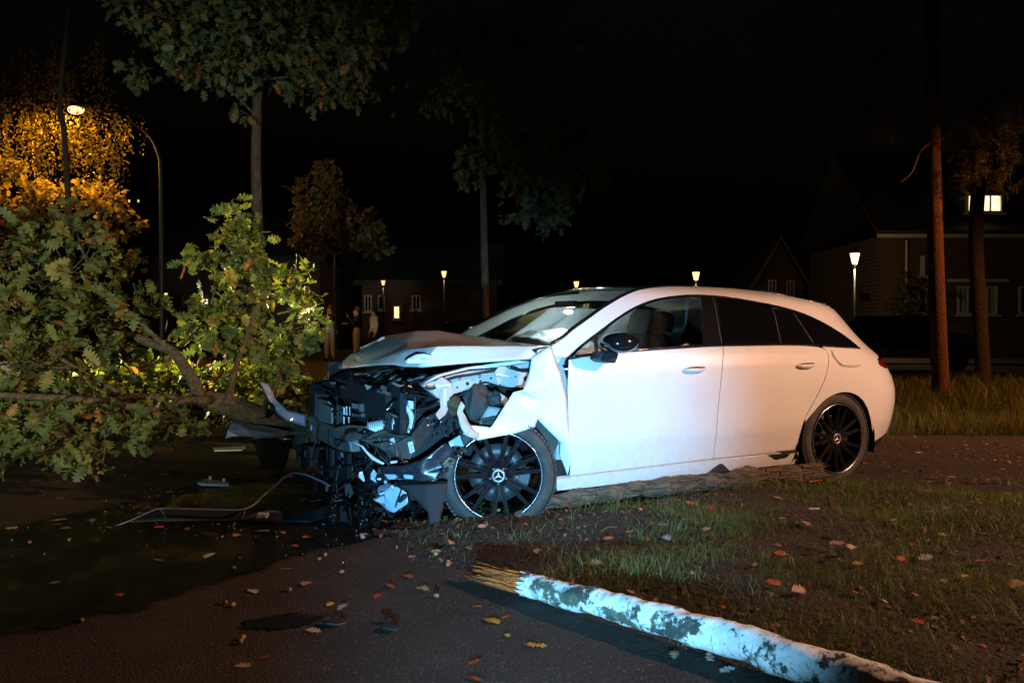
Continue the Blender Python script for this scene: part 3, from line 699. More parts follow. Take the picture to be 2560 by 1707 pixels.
# ---- upper cross member of the front
def strip(name, zf, top, bot, m, back=(-.10, 0, 0), parent=None, n=5, bevel=.006, label=None):
    T = spline([CY(*zf(a, b), y) for a, b, y in top], n); B = spline([CY(*zf(a, b), y) for a, b, y in bot], n); k = min(len(T), len(B)); bk = np.array(back)
    V = []; Fs = []
    for i in range(k): V += [T[i], B[i], B[i]+bk, T[i]+bk]
    for i in range(k-1):
        for j in range(4): Fs.append((4*i+j, 4*i+(j+1) % 4, 4*i+4+(j+1) % 4, 4*i+4+j))
    Fs += [(3,2,1,0), (4*k-4, 4*k-3, 4*k-2, 4*k-1)]
    o = MB().add(V, Fs).build(name, m, parent or car, True, bevel); o.data.set_sharp_from_angle(angle=R(35))
    if label: o['label'] = label
    return o
cross = strip('cross_member', z3, [(462,545,-.66),(620,512,-.45),(800,548,-.10),(1000,592,.22),(1270,606,.52)], [(452,612,-.67),(620,626,-.40),(850,662,.0),(1080,694,.33),(1295,652,.55)], M['black_plastic'], (-.14, 0, .02))
for i in range(9):
    u = i/8; a = CY(*zA(190+45*i, 400-14*i+10*(i % 3)), -.62+.04*i); b_ = a+np.array([-.14-.02*(i % 2), .05+.02*(i % 3), .035])
    MB().tube([a, (a+b_)/2+np.array([0, 0, .015]), b_], .005, 6).build('grille_rib', M['black_gloss'], cross)
for i in range(26):
    p = CY(*zA(RNG.uniform(220, 1500), RNG.uniform(380, 560)), .05+RNG.uniform(-.1, .1)); 
    p = CX(*zA(RNG.uniform(230, 1450), RNG.uniform(380, 500)), RNG.uniform(.45, .68))
    MB().box(p, (RNG.uniform(.01,.05), RNG.uniform(.01,.06), RNG.uniform(.006,.02)), (RNG.uniform(-.6,.6), RNG.uniform(-.6,.6), RNG.uniform(0,3))).build('broken_clip', M['black_gloss'] if i % 3 else M['grey_plastic'], cross)
strip('radiator_frame', z3, [(448,590,-.68),(446,690,-.68),(440,760,-.67)], [(490,600,-.60),(492,690,-.60),(486,775,-.60)], M['black_plastic'], (-.10, 0, 0))
# radiator with its fins
rad = pl('radiator', zA, [(280,560),(420,585),(480,660),(480,920),(310,835)], [-.52,-.40,-.34,-.34,-.50], M['dark'], .03)
for i in range(18):
    t = i/17; l = (296, 580+250*t); r_ = (455, 660+245*t) if i > 1 else (410+20*i, 610+20*i)
    A = CY(*zA(*l), -.505); B = CY(*zA(*r_), -.345)
    MB().plate([A, B, B+np.array([0, 0, -.0055]), A+np.array([0, 0, -.0055])], (.012, 0, .004)).build('fin', M['fin'], rad)
# centre of the front: shutters, ducts, module with cooling fins
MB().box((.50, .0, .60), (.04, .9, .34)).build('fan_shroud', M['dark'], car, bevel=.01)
for (a0, b0, a1, b1, y, m) in ((690,620,770,700,-.05,'grey_plastic'),(780,632,918,740,.02,'grey_plastic'),(690,745,790,800,-.04,'black_plastic'),(800,745,915,805,.04,'grey_plastic'),(920,670,1290,800,.15,'black_plastic'),(500,640,575,900,-.22,'black_plastic')):
    pl('air_shutter', zA, [(a0, b0), (a1, b0+18), (a1, b1), (a0, b1-10)], y, M[m], .03)
for a0, b0, a1, b1 in ((578,672,606,770),(612,660,632,775),(578,785,600,900),(640,790,658,895),(655,668,668,780)):
    pl('broken_strip', zA, [(a0, b0), (a1, b0+8), (a1-4, (b0+b1)/2), (a1, b1), (a0, b1-6), (a0+5, (b0+b1)/2)], -.08, M['white_plastic'], .01)
pl('control_module', zA, [(975,825),(1100,812),(1285,808),(1290,880),(1100,905),(985,900)], .28, M['white_plastic'], .08)
ms = pl('heat_sink', zA, [(885,940),(960,905),(1240,872),(1300,905),(1270,925),(1000,990)], .40, M['white_plastic'], .10)
for i in range(13):
    a = CY(*zA(895+27*i, 935-5*i), .42); MB().hexa([a+np.array(d) for d in ((-.004,-.03,0),(.004,-.03,0),(.004,.01,0),(-.004,.01,0))], [a+np.array(d) for d in ((-.001,-.03,.035),(.001,-.03,.035),(.001,.005,.03),(-.001,.005,.03))]).build('cooling_fin', M['white_plastic'], ms)
pl('crumpled_alloy', zA, [(478,948),(560,912),(700,900),(832,905),(828,962),(770,955),(700,985),(640,1000),(560,975)], [.0,.05,.15,.25,.27,.25,.2,.15,.08], M['alloy'], .03)
hose('ribbed_duct', zA, [(1300,660),(1370,700),(1410,770),(1420,860),(1400,950),(1385,1015)], .45, .017, M['white_plastic'], rings=True)
pl('duct_collar', zA, [(1370,592),(1440,600),(1445,700),(1390,690)], .46, M['white_plastic'], .04)
pl('blue_connector', zA, [(1330,590),(1378,580),(1372,635),(1340,630)], .47, mat('blue_plastic', (.02,.03,.30), .35), .03)
hose('cable', zA, [(1455,540),(1460,640),(1462,760),(1445,880),(1415,1000)], .52, .007, M['wire'])
hose('cable', zA, [(1000,800),(1080,820),(1150,850),(1250,870),(1310,830)], .38, .005, M['wire'])
hose('cable', zA, [(1080,890),(1090,830),(1140,810),(1200,860),(1260,930),(1310,890),(1300,800)], .42, .003, M['wire'])
hose('red_wire', zA, [(1230,915),(1280,900),(1310,870),(1322,830)], .43, .0025, mat('red_wire', (.4,.02,.02), .4))
hose('cable', zA, [(1470,700),(1530,690),(1600,690),(1660,660)], .62, .012, M['wire'])
hose('cable', zA, [(1300,640),(1350,560),(1450,530),(1620,560)], .55, .006, M['wire'])
MB().box((.44, -.10, .55), (.04, 1.25, .50)).build('dark_backing', M['dark'], car); MB().box((.05, -.74, .66), (1.0, .04, .46)).build('far_apron', M['dark'], car)  # backing plate added behind the radiator so the bay reads dark
# ---- bumper beam
beam = strip('bumper_beam', zA, [(142,770,-.62),(240,835,-.52),(400,905,-.24),(500,945,-.05),(630,1005,.16)], [(150,965,-.61),(255,1065,-.50),(420,1152,-.22),(560,1212,.0),(668,1228,.19)], M['beam'], (-.07, 0, 0), bevel=.012, label='bent grey bumper beam')
lump('orange_chip', CY(*zA(258,908), -.50)+np.array([.01, 0, 0]), (.006, .018, .008), mat('orange_plastic', (.6,.12,.03), .4), .3, 4, beam, 3, 8)
lump('white_chip', CY(*zA(205,925), -.56)+np.array([.01, 0, 0]), (.005, .014, .02), M['label'], .3, 4, beam, 5, 8)
# ---- headlamp housing hanging down
hl = pl('headlamp_housing', zA, [(640,1005),(740,958),(830,1008),(930,1000),(1110,955),(1180,1008),(1395,1020),(1462,1052),(1446,1230),(1405,1325),(1250,1285),(1050,1195),(800,1085),(690,1075)], [.30,.33,.37,.41,.48,.52,.60,.62,.63,.62,.58,.52,.40,.34], mat('lamp_plastic', (.05,.042,.036), .5, vary=(14, (.085,.072,.06), .4, .75), bump=(50, .3, .003)), .12, None, .008, 'brown black headlamp housing with two white labels')
def oy(u): return .40+(u-800)/660*.24+.012
for (a, b, c, d_, wdt) in ((1110,1190,1400,1040,16),(1230,1150,1250,1270,16),(880,1050,1110,965,14),(1010,1050,1060,1140,12),(1090,1060,1050,1140,12),(1000,1045,1120,1070,8),(950,1100,1100,1200,10)):
    A = CY(*zA(a, b), oy(a)); B = CY(*zA(c, d_), oy(c)); t = (B-A)/np.linalg.norm(B-A); nn = np.cross(t, [0, 1, 0])*wdt*.00052
    MB().plate([A-nn, B-nn, B+nn, A+nn], (0, -.03, 0)).build('housing_rib', M['grey_plastic'], hl, bevel=.002)
for quad in ([(1152,1062),(1200,1048),(1212,1118),(1162,1132)], [(1368,1108),(1425,1088),(1456,1215),(1398,1240)]):
    P = [CY(*zA(*q), oy(q[0])+.004) for q in quad]; lab = MB().plate(P, (0, -.003, 0)).build('paper_label', M['label'], hl)
    P = [np.array(p) for p in P]
    for k in range(4):
        t0 = .15+.2*k; a = P[0]+(P[3]-P[0])*t0; b_ = P[1]+(P[2]-P[1])*t0; l0 = a+(b_-a)*.15; l1 = a+(b_-a)*(.85 if k % 2 else .6); dz = (P[3]-P[0])*.05
        MB().plate([l0+np.array([0, .001, 0]), l1+np.array([0, .001, 0]), l1+dz+np.array([0, .001, 0]), l0+dz+np.array([0, .001, 0])], (0, -.0006, 0)).build('label_print', M['ink'], hl)
pl('torn_chrome_strip', zA, [(690,1100),(740,1112),(825,1150),(870,1210),(980,1300),(1092,1362),(1060,1378),(930,1318),(850,1225),(790,1150)], [.42,.43,.46,.48,.53,.58,.575,.51,.475,.45], M['white_plastic'], .01)
pl('housing_seal', zA, [(600,1020),(720,960),(830,1010),(800,1060),(700,1090),(610,1110)], [.34,.36,.40,.40,.38,.34], M['rubber'], .06, None, .012)
pl('light_fragment', zA, [(1165,1335),(1250,1330),(1235,1368),(1150,1365)], .60, M['tank'], .02)
pl('light_fragment', zA, [(1280,1360),(1370,1330),(1400,1362),(1340,1378)], .62, M['white_plastic'], .02)
# ---- bumper skin around the corner
def by(u): return float(np.interp(u, [500, 700, 900, 1100, 1300, 1500, 1900], [.52, .62, .72, .80, .86, .90, .91]))
def skin(name, uv, m, depth=.012, **k): return pl(name, zD, uv, [by(a) for a, _ in uv], m, depth, **k)
bs = sheet('bumper_skin', [CY(*zD(a, b), by(a)) for a, b in ((700,600),(1100,572),(1260,515),(1400,440),(1640,262),(1745,300),(1780,420),(1740,560),(1600,650),(1540,765),(1480,792),(1200,790),(1000,792),(700,700),(1300,690))],
      [(0,1,12,13),(1,2,14,11,12),(2,3,14),(3,4,5,6),(3,6,7,14),(14,7,8),(14,8,9,10,11)], M['navy'], 4, 2, .004, 12, .006, label='dark torn lower bumper skin in front of the wheel')
skin('bumper_lip', [(960,800),(1480,795),(1680,818),(1640,836),(1100,846),(960,846)], M['black_gloss'], .03, parent=bs)
skin('fog_trim', [(785,700),(1100,706),(1196,716),(1190,772),(1100,768),(850,776)], M['tank'], .02, parent=bs, bevel=.004)
lw = sheet('lower_skin', [CY(*zD(a, b), by(a)-.005) for a, b in ((960,852),(1150,846),(1400,838),(1680,822),(1650,1000),(1600,1200),(1560,1385),(1420,1400),(1400,1240),(1150,972),(1030,880))], [(0,1,9,10),(1,2,8,9),(2,3,4,5),(2,5,8),(5,6,7,8)], M['dark'], 4, 1, .006, 12, .006)
pl('skin_bracket', zD, [(1690,252),(1850,152),(1905,312),(1780,300),(1720,320)], .93, M['tank'], .01)
for i in range(16):
    a = RNG.uniform(1600, 1900); b = 330+(1900-a)*1.0+RNG.uniform(-60, 60); p = CY(*zD(a, b), .92+RNG.uniform(-.02, .03))
    MB().box(p, (RNG.uniform(.015,.05), .02, RNG.uniform(.01,.03)), (RNG.uniform(-.5,.5), RNG.uniform(-.8,.8), RNG.uniform(-.4,.4))).build('broken_clip', M['black_plastic'] if i % 2 else M['grey_plastic'], bs)
# washer tank
tk = pl('washer_tank', zD, [(905,880),(965,868),(1125,962),(1132,1118),(918,1256),(806,1185),(790,930)], [.66,.68,.74,.75,.69,.63,.62], M['tank'], .14, None, .014, 'pale washer tank hanging from the torn front')
pl('tank_spout', zD, [(650,1070),(780,1000),(800,1110),(740,1110)], [.58,.62,.62,.6], M['tank'], .04, tk)
pl('tank_cap', zD, [(992,1060),(1080,985),(1125,990),(1110,1035),(1020,1105),(992,1100)], [.73,.755,.765,.765,.745,.735], M['black_plastic'], .03, tk, .006)
pl('paper_tag', zD, [(722,968),(790,944),(797,962),(735,990)], .63, M['label'], .004)
for uv, y, m in (([(440,670),(485,662),(520,790),(505,810),(430,740)], .50, 'white_plastic'), ([(600,700),(640,630),(690,690),(660,760),(690,830),(600,770)], .58, 'tank'), ([(690,756),(745,752),(745,782),(690,782)], .60, 'label'), ([(600,745),(630,740),(640,770),(610,775)], .60, 'label'), ([(880,860),(920,855),(920,890),(885,888)], .66, 'label'), ([(790,790),(830,790),(825,830),(790,828)], .63, 'tank')):
    pl('light_fragment', zD, uv, y, M[m], .01)
# ---- hanging radiator pack under the beam
for i, (a, w_, m, b0, b1) in enumerate(((1040,46,'blue_trim',380,640),(1100,70,'black_plastic',380,700),(1190,40,'grey_plastic',390,660),(1280,24,'blue_trim',450,560),(1320,50,'grey_plastic',400,760),(1390,20,'black_gloss',400,780),(1440,50,'black_plastic',420,800),(1510,18,'grey_plastic',430,630),(1540,40,'black_plastic',440,860),(1570,12,'beam',610,740),(1620,20,'tank',470,540),(1660,60,'black_plastic',480,860),(1500,24,'blue_trim',690,740))):
    y = -.40+(a-1040)/620*.55
    A = CX(*zC(a, b0), .66); B = CX(*zC(a+w_, b1), .66)
    P = [CX(*zC(a, b0), .66), CX(*zC(a+w_, b0+12), .66), CX(*zC(a+w_-RNG.uniform(0,10), b1), .64), CX(*zC(a+RNG.uniform(0,10), b1-14), .64)]
    MB().plate(P, (-.03, 0, 0)).build('cooler_bar', M[m], car, bevel=.003)
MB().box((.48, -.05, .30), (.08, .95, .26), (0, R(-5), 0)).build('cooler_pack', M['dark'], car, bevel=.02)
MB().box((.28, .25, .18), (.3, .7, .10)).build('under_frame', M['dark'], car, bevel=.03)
# shards and wires hanging everywhere
for i in range(70):
    p = np.array([RNG.uniform(.35, .80), RNG.uniform(-.55, .70), RNG.uniform(.02, .36)])
    m = M[RNG.choice(['black_plastic', 'black_gloss', 'black_gloss', 'grey_plastic', 'black_plastic', 'black_plastic'])]; s_ = RNG.uniform(.015, .07)
    q = MB(); n = RNG.randint(3, 5); q.plate([(s_*math.cos(6.28*k/n+RNG.uniform(0, .8)), s_*.6*math.sin(6.28*k/n+RNG.uniform(0, .8)), 0) for k in range(n)], (0, 0, .005))
    o = q.build('shard', m, car); o.location = p; o.rotation_euler = (RNG.uniform(0, 6), RNG.uniform(0, 6), RNG.uniform(0, 6))
for i in range(16):
    a = np.array([RNG.uniform(.45, .75), RNG.uniform(-.4, .65), RNG.uniform(.30, .50)]); b_ = a+np.array([RNG.uniform(-.1, .15), RNG.uniform(-.2, .2), -RNG.uniform(.2, .36)]); b_[2] = max(b_[2], .01)
    MB().tube(spline([a, (a+b_)/2+np.array([RNG.uniform(-.1, .1), RNG.uniform(-.1, .1), RNG.uniform(-.12, 0)]), b_], 7), RNG.uniform(.002, .006), 6).build('wire', M['wire'], car, True)
for i in range(40):
    p = CY(*zB(RNG.uniform(330, 700), RNG.uniform(880, 1180)), RNG.uniform(.62, .74)); s_ = RNG.uniform(.006, .02)
    MB().box(p, (s_, s_*.6, s_*.5), (RNG.uniform(0,3), RNG.uniform(0,3), RNG.uniform(0,3))).build('shard', M['black_gloss'] if i % 9 else M['tank'], car)
pl('wheel_arch_back', zB, [(150,1100),(320,900),(560,780),(800,700),(1000,1000),(760,1100),(500,1250),(160,1420)], .60, M['black_plastic'], .05)
# far front corner blade: white part, dim blue light put into its colour
bl = [(125,528,-.86),(182,548,-.84),(240,650,-.82),(310,718,-.80),(430,752,-.74),(430,826,-.74),(300,786,-.80),(222,722,-.82),(165,612,-.85)]
blade = sheet('bumper_corner', [CY(*z3(a, b), y) for a, b, y in bl], [(0,1,2,8),(2,3,7,8),(3,4,5,6),(3,6,7)], mat('blade_light_tint', (.20,.24,.40), .35, coat=.4, vary=(8, (.30,.33,.48), .4, .7)), 4, 1, .004, 9, .006, label='bent blue lit bumper corner curving up at the far side')
pl('vent_slot', z3, [(192,668),(222,690),(245,752),(230,752),(205,715)], -.80, M['dark'], .03, blade)

for i in range(18):       # torn sheets and hoses tangled in the bay
    c = np.array([RNG.uniform(.30, .74), RNG.uniform(-.5, .6), RNG.uniform(.36, .80)]); s_ = RNG.uniform(.05, .12); a = RNG.uniform(0, 6)
    e1 = np.array([math.cos(a), math.sin(a), RNG.uniform(-.6, .6)])*s_; e2 = np.cross(e1, [RNG.uniform(-1, 1), RNG.uniform(-1, 1), 1])*.6
    sheet('torn_sheet', [c, c+e1, c+e1*1.1+e2, c+e2*1.2, c+e1*.5+e2*.5+np.array([.03, .02, .01])], [(0,1,4),(1,2,4),(2,3,4),(3,0,4)], M[RNG.choice(['black_gloss', 'black_plastic', 'grey_plastic', 'black_plastic', 'paint_raw' if i % 6 == 0 else 'black_gloss'])], 3, 0, .03, 22, .003, seed=i)
for i in range(16):
    a = np.array([RNG.uniform(.2, .7), RNG.uniform(-.5, .6), RNG.uniform(.45, .82)]); b_ = a+np.array([RNG.uniform(-.25, .15), RNG.uniform(-.3, .3), RNG.uniform(-.15, .08)]); m_ = (a+b_)/2+np.array([RNG.uniform(-.08, .12), RNG.uniform(-.1, .1), RNG.uniform(-.1, .12)])
    MB().tube(spline([a, m_, b_], 7), RNG.uniform(.005, .014), 7).build('bay_hose', M['wire'] if i % 3 else M['black_gloss'], car, True)
# ============================================================ ground
def bumpy_ground(name, col, col2, sc1=1.3, rough=.95, bsc=30, bst=.6, bd=.02, specks=None):
    m = mat(name, col, rough, 0, .3, vary=(sc1, col2, .35, .7), bump=(bsc, bst, bd))
    t = m.node_tree; b = t.nodes['Principled BSDF']
    if specks:      # (scale, colour, threshold)
        v = t.nodes.new('ShaderNodeTexVoronoi'); v.inputs['Scale'].default_value = specks[0]
        tc = t.nodes.new('ShaderNodeTexCoord'); t.links.new(tc.outputs['Object'], v.inputs['Vector'])
        sx = t.nodes.new('ShaderNodeSeparateColor'); t.links.new(v.outputs['Color'], sx.inputs[0])
        g = t.nodes.new('ShaderNodeMath'); g.operation = 'GREATER_THAN'; g.inputs[1].default_value = specks[2]; t.links.new(sx.outputs[0], g.inputs[0])
        d_ = t.nodes.new('ShaderNodeMath'); d_.operation = 'LESS_THAN'; d_.inputs[1].default_value = .35; t.links.new(v.outputs['Distance'], d_.inputs[0])
        mu = t.nodes.new('ShaderNodeMath'); mu.operation = 'MULTIPLY'; t.links.new(g.outputs[0], mu.inputs[0]); t.links.new(d_.outputs[0], mu.inputs[1])
        mx = t.nodes.new('ShaderNodeMixRGB'); old = b.inputs['Base Color'].links[0].from_socket
        t.links.new(mu.outputs[0], mx.inputs[0]); t.links.new(old, mx.inputs[1]); mx.inputs[2].default_value = (*specks[1], 1)
        t.links.new(mx.outputs[0], b.inputs['Base Color'])
    return m
M['meadow'] = bumpy_ground('meadow_soil', (.030, .034, .012), (.055, .045, .020), .8)
M['asphalt'] = bumpy_ground('asphalt', (.032, .024, .018), (.052, .038, .028), 2.4, .88, 90, 1.0, .014, (64, (.105, .082, .066), .78))
M['dirt'] = bumpy_ground('verge_soil', (.028, .019, .014), (.055, .037, .026), 2.2, .95, 45, 1.0, .03, (60, (.12, .08, .06), .9))
M['path'] = bumpy_ground('far_asphalt', (.07, .05, .045), (.09, .06, .05), .7)
GN = 60
gx = np.concatenate([np.linspace(-160, -20, 8), np.linspace(-18, 18, 36), np.linspace(20, 160, 8)]); gy = np.concatenate([np.linspace(-12, 30, 43), np.linspace(34, 260, 14)])
V = [(x, y, (.03*vnoise((x, y, 0), .5) if y > 9.5 else 0)-.01) for y in gy for x in gx]; nx_ = len(gx)
Fs = [(j*nx_+i, j*nx_+i+1, (j+1)*nx_+i+1, (j+1)*nx_+i) for j in range(len(gy)-1) for i in range(nx_-1)]
tag(MB().add(V, Fs).build('ground', M['meadow'], None, True), kind='structure')
def flat(name, P, m, z, step=.3, edge=0.0, esc=1.5, kind='structure', hfun=None, seed=0):
    P = [np.array(p[:2], float) for p in P]
    if edge:
        Q = []
        for i in range(len(P)):
            a, b = P[i], P[(i+1) % len(P)]; k = max(1, int(np.linalg.norm(b-a)/(step*.7)))
            Q += [a+(b-a)*j/k for j in range(k)]
        P = [q+edge*np.array([vnoise((q[0], q[1], 1), esc, seed)+.5*vnoise((q[0], q[1], 1), esc*3.3, seed), vnoise((q[0], q[1], 5), esc, seed)+.5*vnoise((q[0], q[1], 7), esc*3.3, seed)]) for q in Q]
    V2, F2, nb = fill2d(P, step)
    B = np.array(P); 
    def ed(q): return float(np.min(np.hypot(B[:, 0]-q[0], B[:, 1]-q[1])))
    V3 = [(q[0], q[1], z+(hfun(q, ed(q)) if hfun else 0)) for q in V2]
    o = MB().add(V3, F2).build(name, m, None, True)
    me = o.data
    if me.polygons and np.mean([p.normal.z for p in me.polygons]) < 0: me.flip_normals()
    if kind: o['kind'] = kind
    return o
flat('road', [(-16, -8), (14, -8), (14, 8.2), (4.2, 8.6), (0, 9.0), (-3.5, 9.2), (-9, 9.4), (-16, 9.6)], M['asphalt'], .0, .8, .10, .8)
VERGE = [G(*p) for p in ((840,1335),(1000,1395),(1150,1440),(1600,1590),(2100,1760))]+[np.array((3.0, 1.6, 0)), np.array((9, .2, 0)), np.array((9, 5.4, 0))]+[G(*p) for p in ((2560,1210),(2280,1213),(1980,1200),(1560,1205),(1250,1250),(1000,1290))]
def vh(q, d): return -.012+.06*min(1, d/.5)*(1+.8*vnoise((q[0], q[1], 0), 1.6))+.012*vnoise((q[0], q[1], 0), 7)*min(1, d/.15)
verge = flat('verge', VERGE, M['dirt'], .002, .09, .05, 2.2, hfun=vh)
VB = np.array([p[:2] for p in VERGE])
def in_verge(x, y):
    c = False
    for i in range(len(VB)):
        (x0, y0), (x1, y1) = VB[i], VB[(i+1) % len(VB)]
        if (y0 > y) != (y1 > y) and x < x0+(y-y0)/(y1-y0)*(x1-x0): c = not c
    return c
def gz(x, y):
    if in_verge(x, y): return .002+vh((x, y), float(np.min(np.hypot(VB[:, 0]-x, VB[:, 1]-y))))
    return 0.0
flat('soil_path', [(2.4, 5.95), (4.5, 5.9), (14, 5.6), (14, 8.1), (4.3, 8.5), (2.9, 8.4), (2.2, 7)], M['dirt'], .005, .25, .12, 1.5)
flat('cycle_path', [(-30, 17.0), (-6, 17.6), (-1.5, 18.4), (-1, 24), (-6, 26.5), (-30, 28)], M['path'], .04, 1.0, .12, .5)
flat('street', [(3.5, 26), (40, 22), (40, 29), (3.5, 30)], M['path'], .04, 1.5, .1, .5)
# ---- fluid that ran out of the car
def wet_mat():
    m = mat('wet_asphalt', (.005, .0045, .004), .27, 0, .14, bump=(140, 1.0, .012)); t = m.node_tree; b = t.nodes['Principled BSDF']; out = t.nodes['Material Output']
    at = t.nodes.new('ShaderNodeAttribute'); at.attribute_name = 'edge'; tc = t.nodes.new('ShaderNodeTexCoord'); n = t.nodes.new('ShaderNodeTexNoise'); n.inputs['Scale'].default_value = 9; n.inputs['Detail'].default_value = 8; n.inputs['Roughness'].default_value = .7
    t.links.new(tc.outputs['Object'], n.inputs['Vector']); ad = t.nodes.new('ShaderNodeMath'); ad.operation = 'ADD'; t.links.new(at.outputs['Fac'], ad.inputs[0]); t.links.new(n.outputs[0], ad.inputs[1])
    mr = t.nodes.new('ShaderNodeMapRange'); mr.inputs[1].default_value = .62; mr.inputs[2].default_value = .82; t.links.new(ad.outputs[0], mr.inputs[0])
    tr = t.nodes.new('ShaderNodeBsdfTransparent'); mx = t.nodes.new('ShaderNodeMixShader'); t.links.new(mr.outputs[0], mx.inputs[0]); t.links.new(tr.outputs[0], mx.inputs[1]); t.links.new(b.outputs[0], mx.inputs[2]); t.links.new(mx.outputs[0], out.inputs[0])
    n2 = t.nodes.new('ShaderNodeTexNoise'); n2.inputs['Scale'].default_value = 2.5; t.links.new(tc.outputs['Object'], n2.inputs['Vector']); r2 = t.nodes.new('ShaderNodeMapRange'); r2.inputs[1].default_value = .35; r2.inputs[2].default_value = .65; r2.inputs[3].default_value = .16; r2.inputs[4].default_value = .45
    t.links.new(n2.outputs[0], r2.inputs[0]); t.links.new(r2.outputs[0], b.inputs['Roughness']); return m
M['spill'] = wet_mat()
def edge_attr(o, P, w_):
    B = np.array([p[:2] for p in P]); Q = []
    for i in range(len(B)):
        a_, b_ = B[i], B[(i+1) % len(B)]; k = max(1, int(np.linalg.norm(b_-a_)/.04)); Q += [a_+(b_-a_)*j/k for j in range(k)]
    Q = np.array(Q); at = o.data.attributes.new('edge', 'FLOAT', 'POINT')
    for i, v in enumerate(o.data.vertices): at.data[i].value = min(1.0, float(np.min(np.hypot(Q[:, 0]-v.co.x, Q[:, 1]-v.co.y)))/w_)
    return o
def zG(a, b): return G(.4677*a, 1000+.4677*b)
SP = [zG(*p) for p in ((-250,760),(60,668),(300,622),(560,572),(760,545),(1000,490),(1250,450),(1500,430),(1720,450),(1900,560),(2250,600),(2430,650),(2300,715),(2000,765),(1780,810),(1600,850),(1420,925),(1230,990),(1050,1042),(880,1105),(700,1165),(520,1172),(420,1230),(180,1268),(-300,1320))]
tag(edge_attr(flat('fluid_spill', SP, M['spill'], .007, .10, 0, 4.0, None), SP, .30), 'large dark wet fluid spill spreading over the asphalt in front of the wreck', 'puddle')
S2 = [zG(*p) for p in ((1285,1232),(1300,1182),(1440,1162),(1560,1140),(1745,1165),(1690,1190),(1640,1212),(1480,1236))]
tag(edge_attr(flat('fluid_stain', S2, M['spill'], .007, .025, 0, 9.0, None, seed=3), S2, .07), 'small dark wet stain on the dry asphalt in the foreground', 'stain')

# ============================================================ leaves
def oak_leaf(lobes=4, seed=0, curl_k=1.0):
    """round-lobed leaf along +x, length 1: vertices and triangles"""
    rr = random.Random(seed); st = [(0.0, .010, 0)]
    for k in range(lobes):
        t = .08+.80*k/lobes; env = math.sin(math.pi*min(1, (t+.16))**1.3)**.75; L_ = .8/lobes; w_ = .15+.20*env+rr.uniform(-.035, .03)
        st += [(t+.02, .055+.05*env, 0), (t+L_*.40, w_*.86, .035), (t+L_*.62, w_, .05), (t+L_*.82, w_*.82, .045)]
    st += [(.89, .085, 0), (.95, .12, .0), (1.0, .085, 0), (1.02, .0, 0)]
    V = []; c1, c2, c3 = rr.uniform(.0, .16)*curl_k, rr.uniform(-.22, .22)*curl_k, rr.uniform(-.18, .18)*curl_k
    def curl(x, y): return -c1*x*x*1.2+abs(y)*(.12+c2)+c3*y*x+curl_k*.025*math.sin(11*x+seed+9*y)
    asym = rr.uniform(.88, 1.1)
    for t, w_, fwd in st:
        V += [(t, 0, curl(t, 0)), (t+fwd, w_, curl(t, w_)), (t+fwd*.8, -w_*asym, curl(t, -w_))]
    Fs = []
    for i in range(len(st)-1):
        a, b = 3*i, 3*i+3
        Fs += [(a, b, b+1), (a, b+1, a+1), (a, a+2, b+2), (a, b+2, b)]
    b = len(V); V += [(-.16, .008, .03), (-.16, -.008, .03), (.02, .008, 0), (.02, -.008, 0)]; Fs += [(b, b+1, b+3), (b, b+3, b+2)]
    return np.array(V), np.array(Fs)
def simple_leaf():
    return np.array([(0, 0, 0), (.4, .28, .06), (1, 0, -.08), (.4, -.28, .06)]), np.array([(0, 1, 2), (0, 2, 3)])
def rot_mats(d, roll):
    """frames whose x axis is d"""
    d = d/np.linalg.norm(d, axis=1, keepdims=True); up = np.tile([0, 0, 1.0], (len(d), 1)); up[np.abs(d[:, 2]) > .95] = (1, 0, 0)
    s_ = np.cross(up, d); s_ /= np.linalg.norm(s_, axis=1, keepdims=True); n = np.cross(d, s_)
    c, s2 = np.cos(roll)[:, None], np.sin(roll)[:, None]; y = s_*c+n*s2; z = np.cross(d, y)
    return np.stack([d, y, z], 2)
def cloud(name, base, pos, Rm, scl, m, parent=None, kind='stuff'):
    LV, LF = base; n = len(pos)
    V = np.einsum('nij,kj->nki', Rm, LV)*scl[:, None, None]+pos[:, None, :]
    Fc = LF[None]+(np.arange(n)*len(LV))[:, None, None]
    me = np_mesh(name, V.reshape(-1, 3), Fc.reshape(-1, 3)); o = link(name, me, m, parent, False)
    if kind: o['kind'] = kind
    return o
LEAVES = [oak_leaf(4, 1), oak_leaf(4, 2, 1.8), oak_leaf(5, 3), oak_leaf(3, 4, 2.2)]
def tips_in(clusters, rng):
    """clusters (px, py, depth, rx px, ry px, rd m, n) -> twig tips in space"""
    out = []; cen = []
    for (px, py, dp, rx, ry, rd, n) in clusters:
        c = D(px, py, dp); s_ = dp/FPX
        q = rng.normal(size=(n, 3)); q /= np.linalg.norm(q, axis=1, keepdims=True); q *= (rng.uniform(0.12, 1, (n, 1)))**.5
        out.append(c+q*np.array([rx*s_, rd, ry*s_])); cen += [c]*n
    return np.concatenate(out), np.array(cen)
def rosettes(tips, cen, rng, k=5, size=.12, spread=.5, droop=.35):
    n = len(tips); kk = rng.integers(k-2, k+2, n); idx = np.repeat(np.arange(n), kk); N = len(idx)
    ax = tips-cen; ax /= np.maximum(np.linalg.norm(ax, axis=1, keepdims=True), 1e-6); ax = ax*.5+rng.normal(size=ax.shape)*.35
    d = ax[idx]+rng.normal(size=(N, 3))*1.0; d[:, 2] -= droop
    d /= np.linalg.norm(d, axis=1, keepdims=True)
    pos = tips[idx]+d*size*.15+rng.normal(size=(N, 3))*.02*size/.12
    return pos, rot_mats(d, rng.normal(0, .7, N)), size*rng.uniform(.6, 1.25, N)
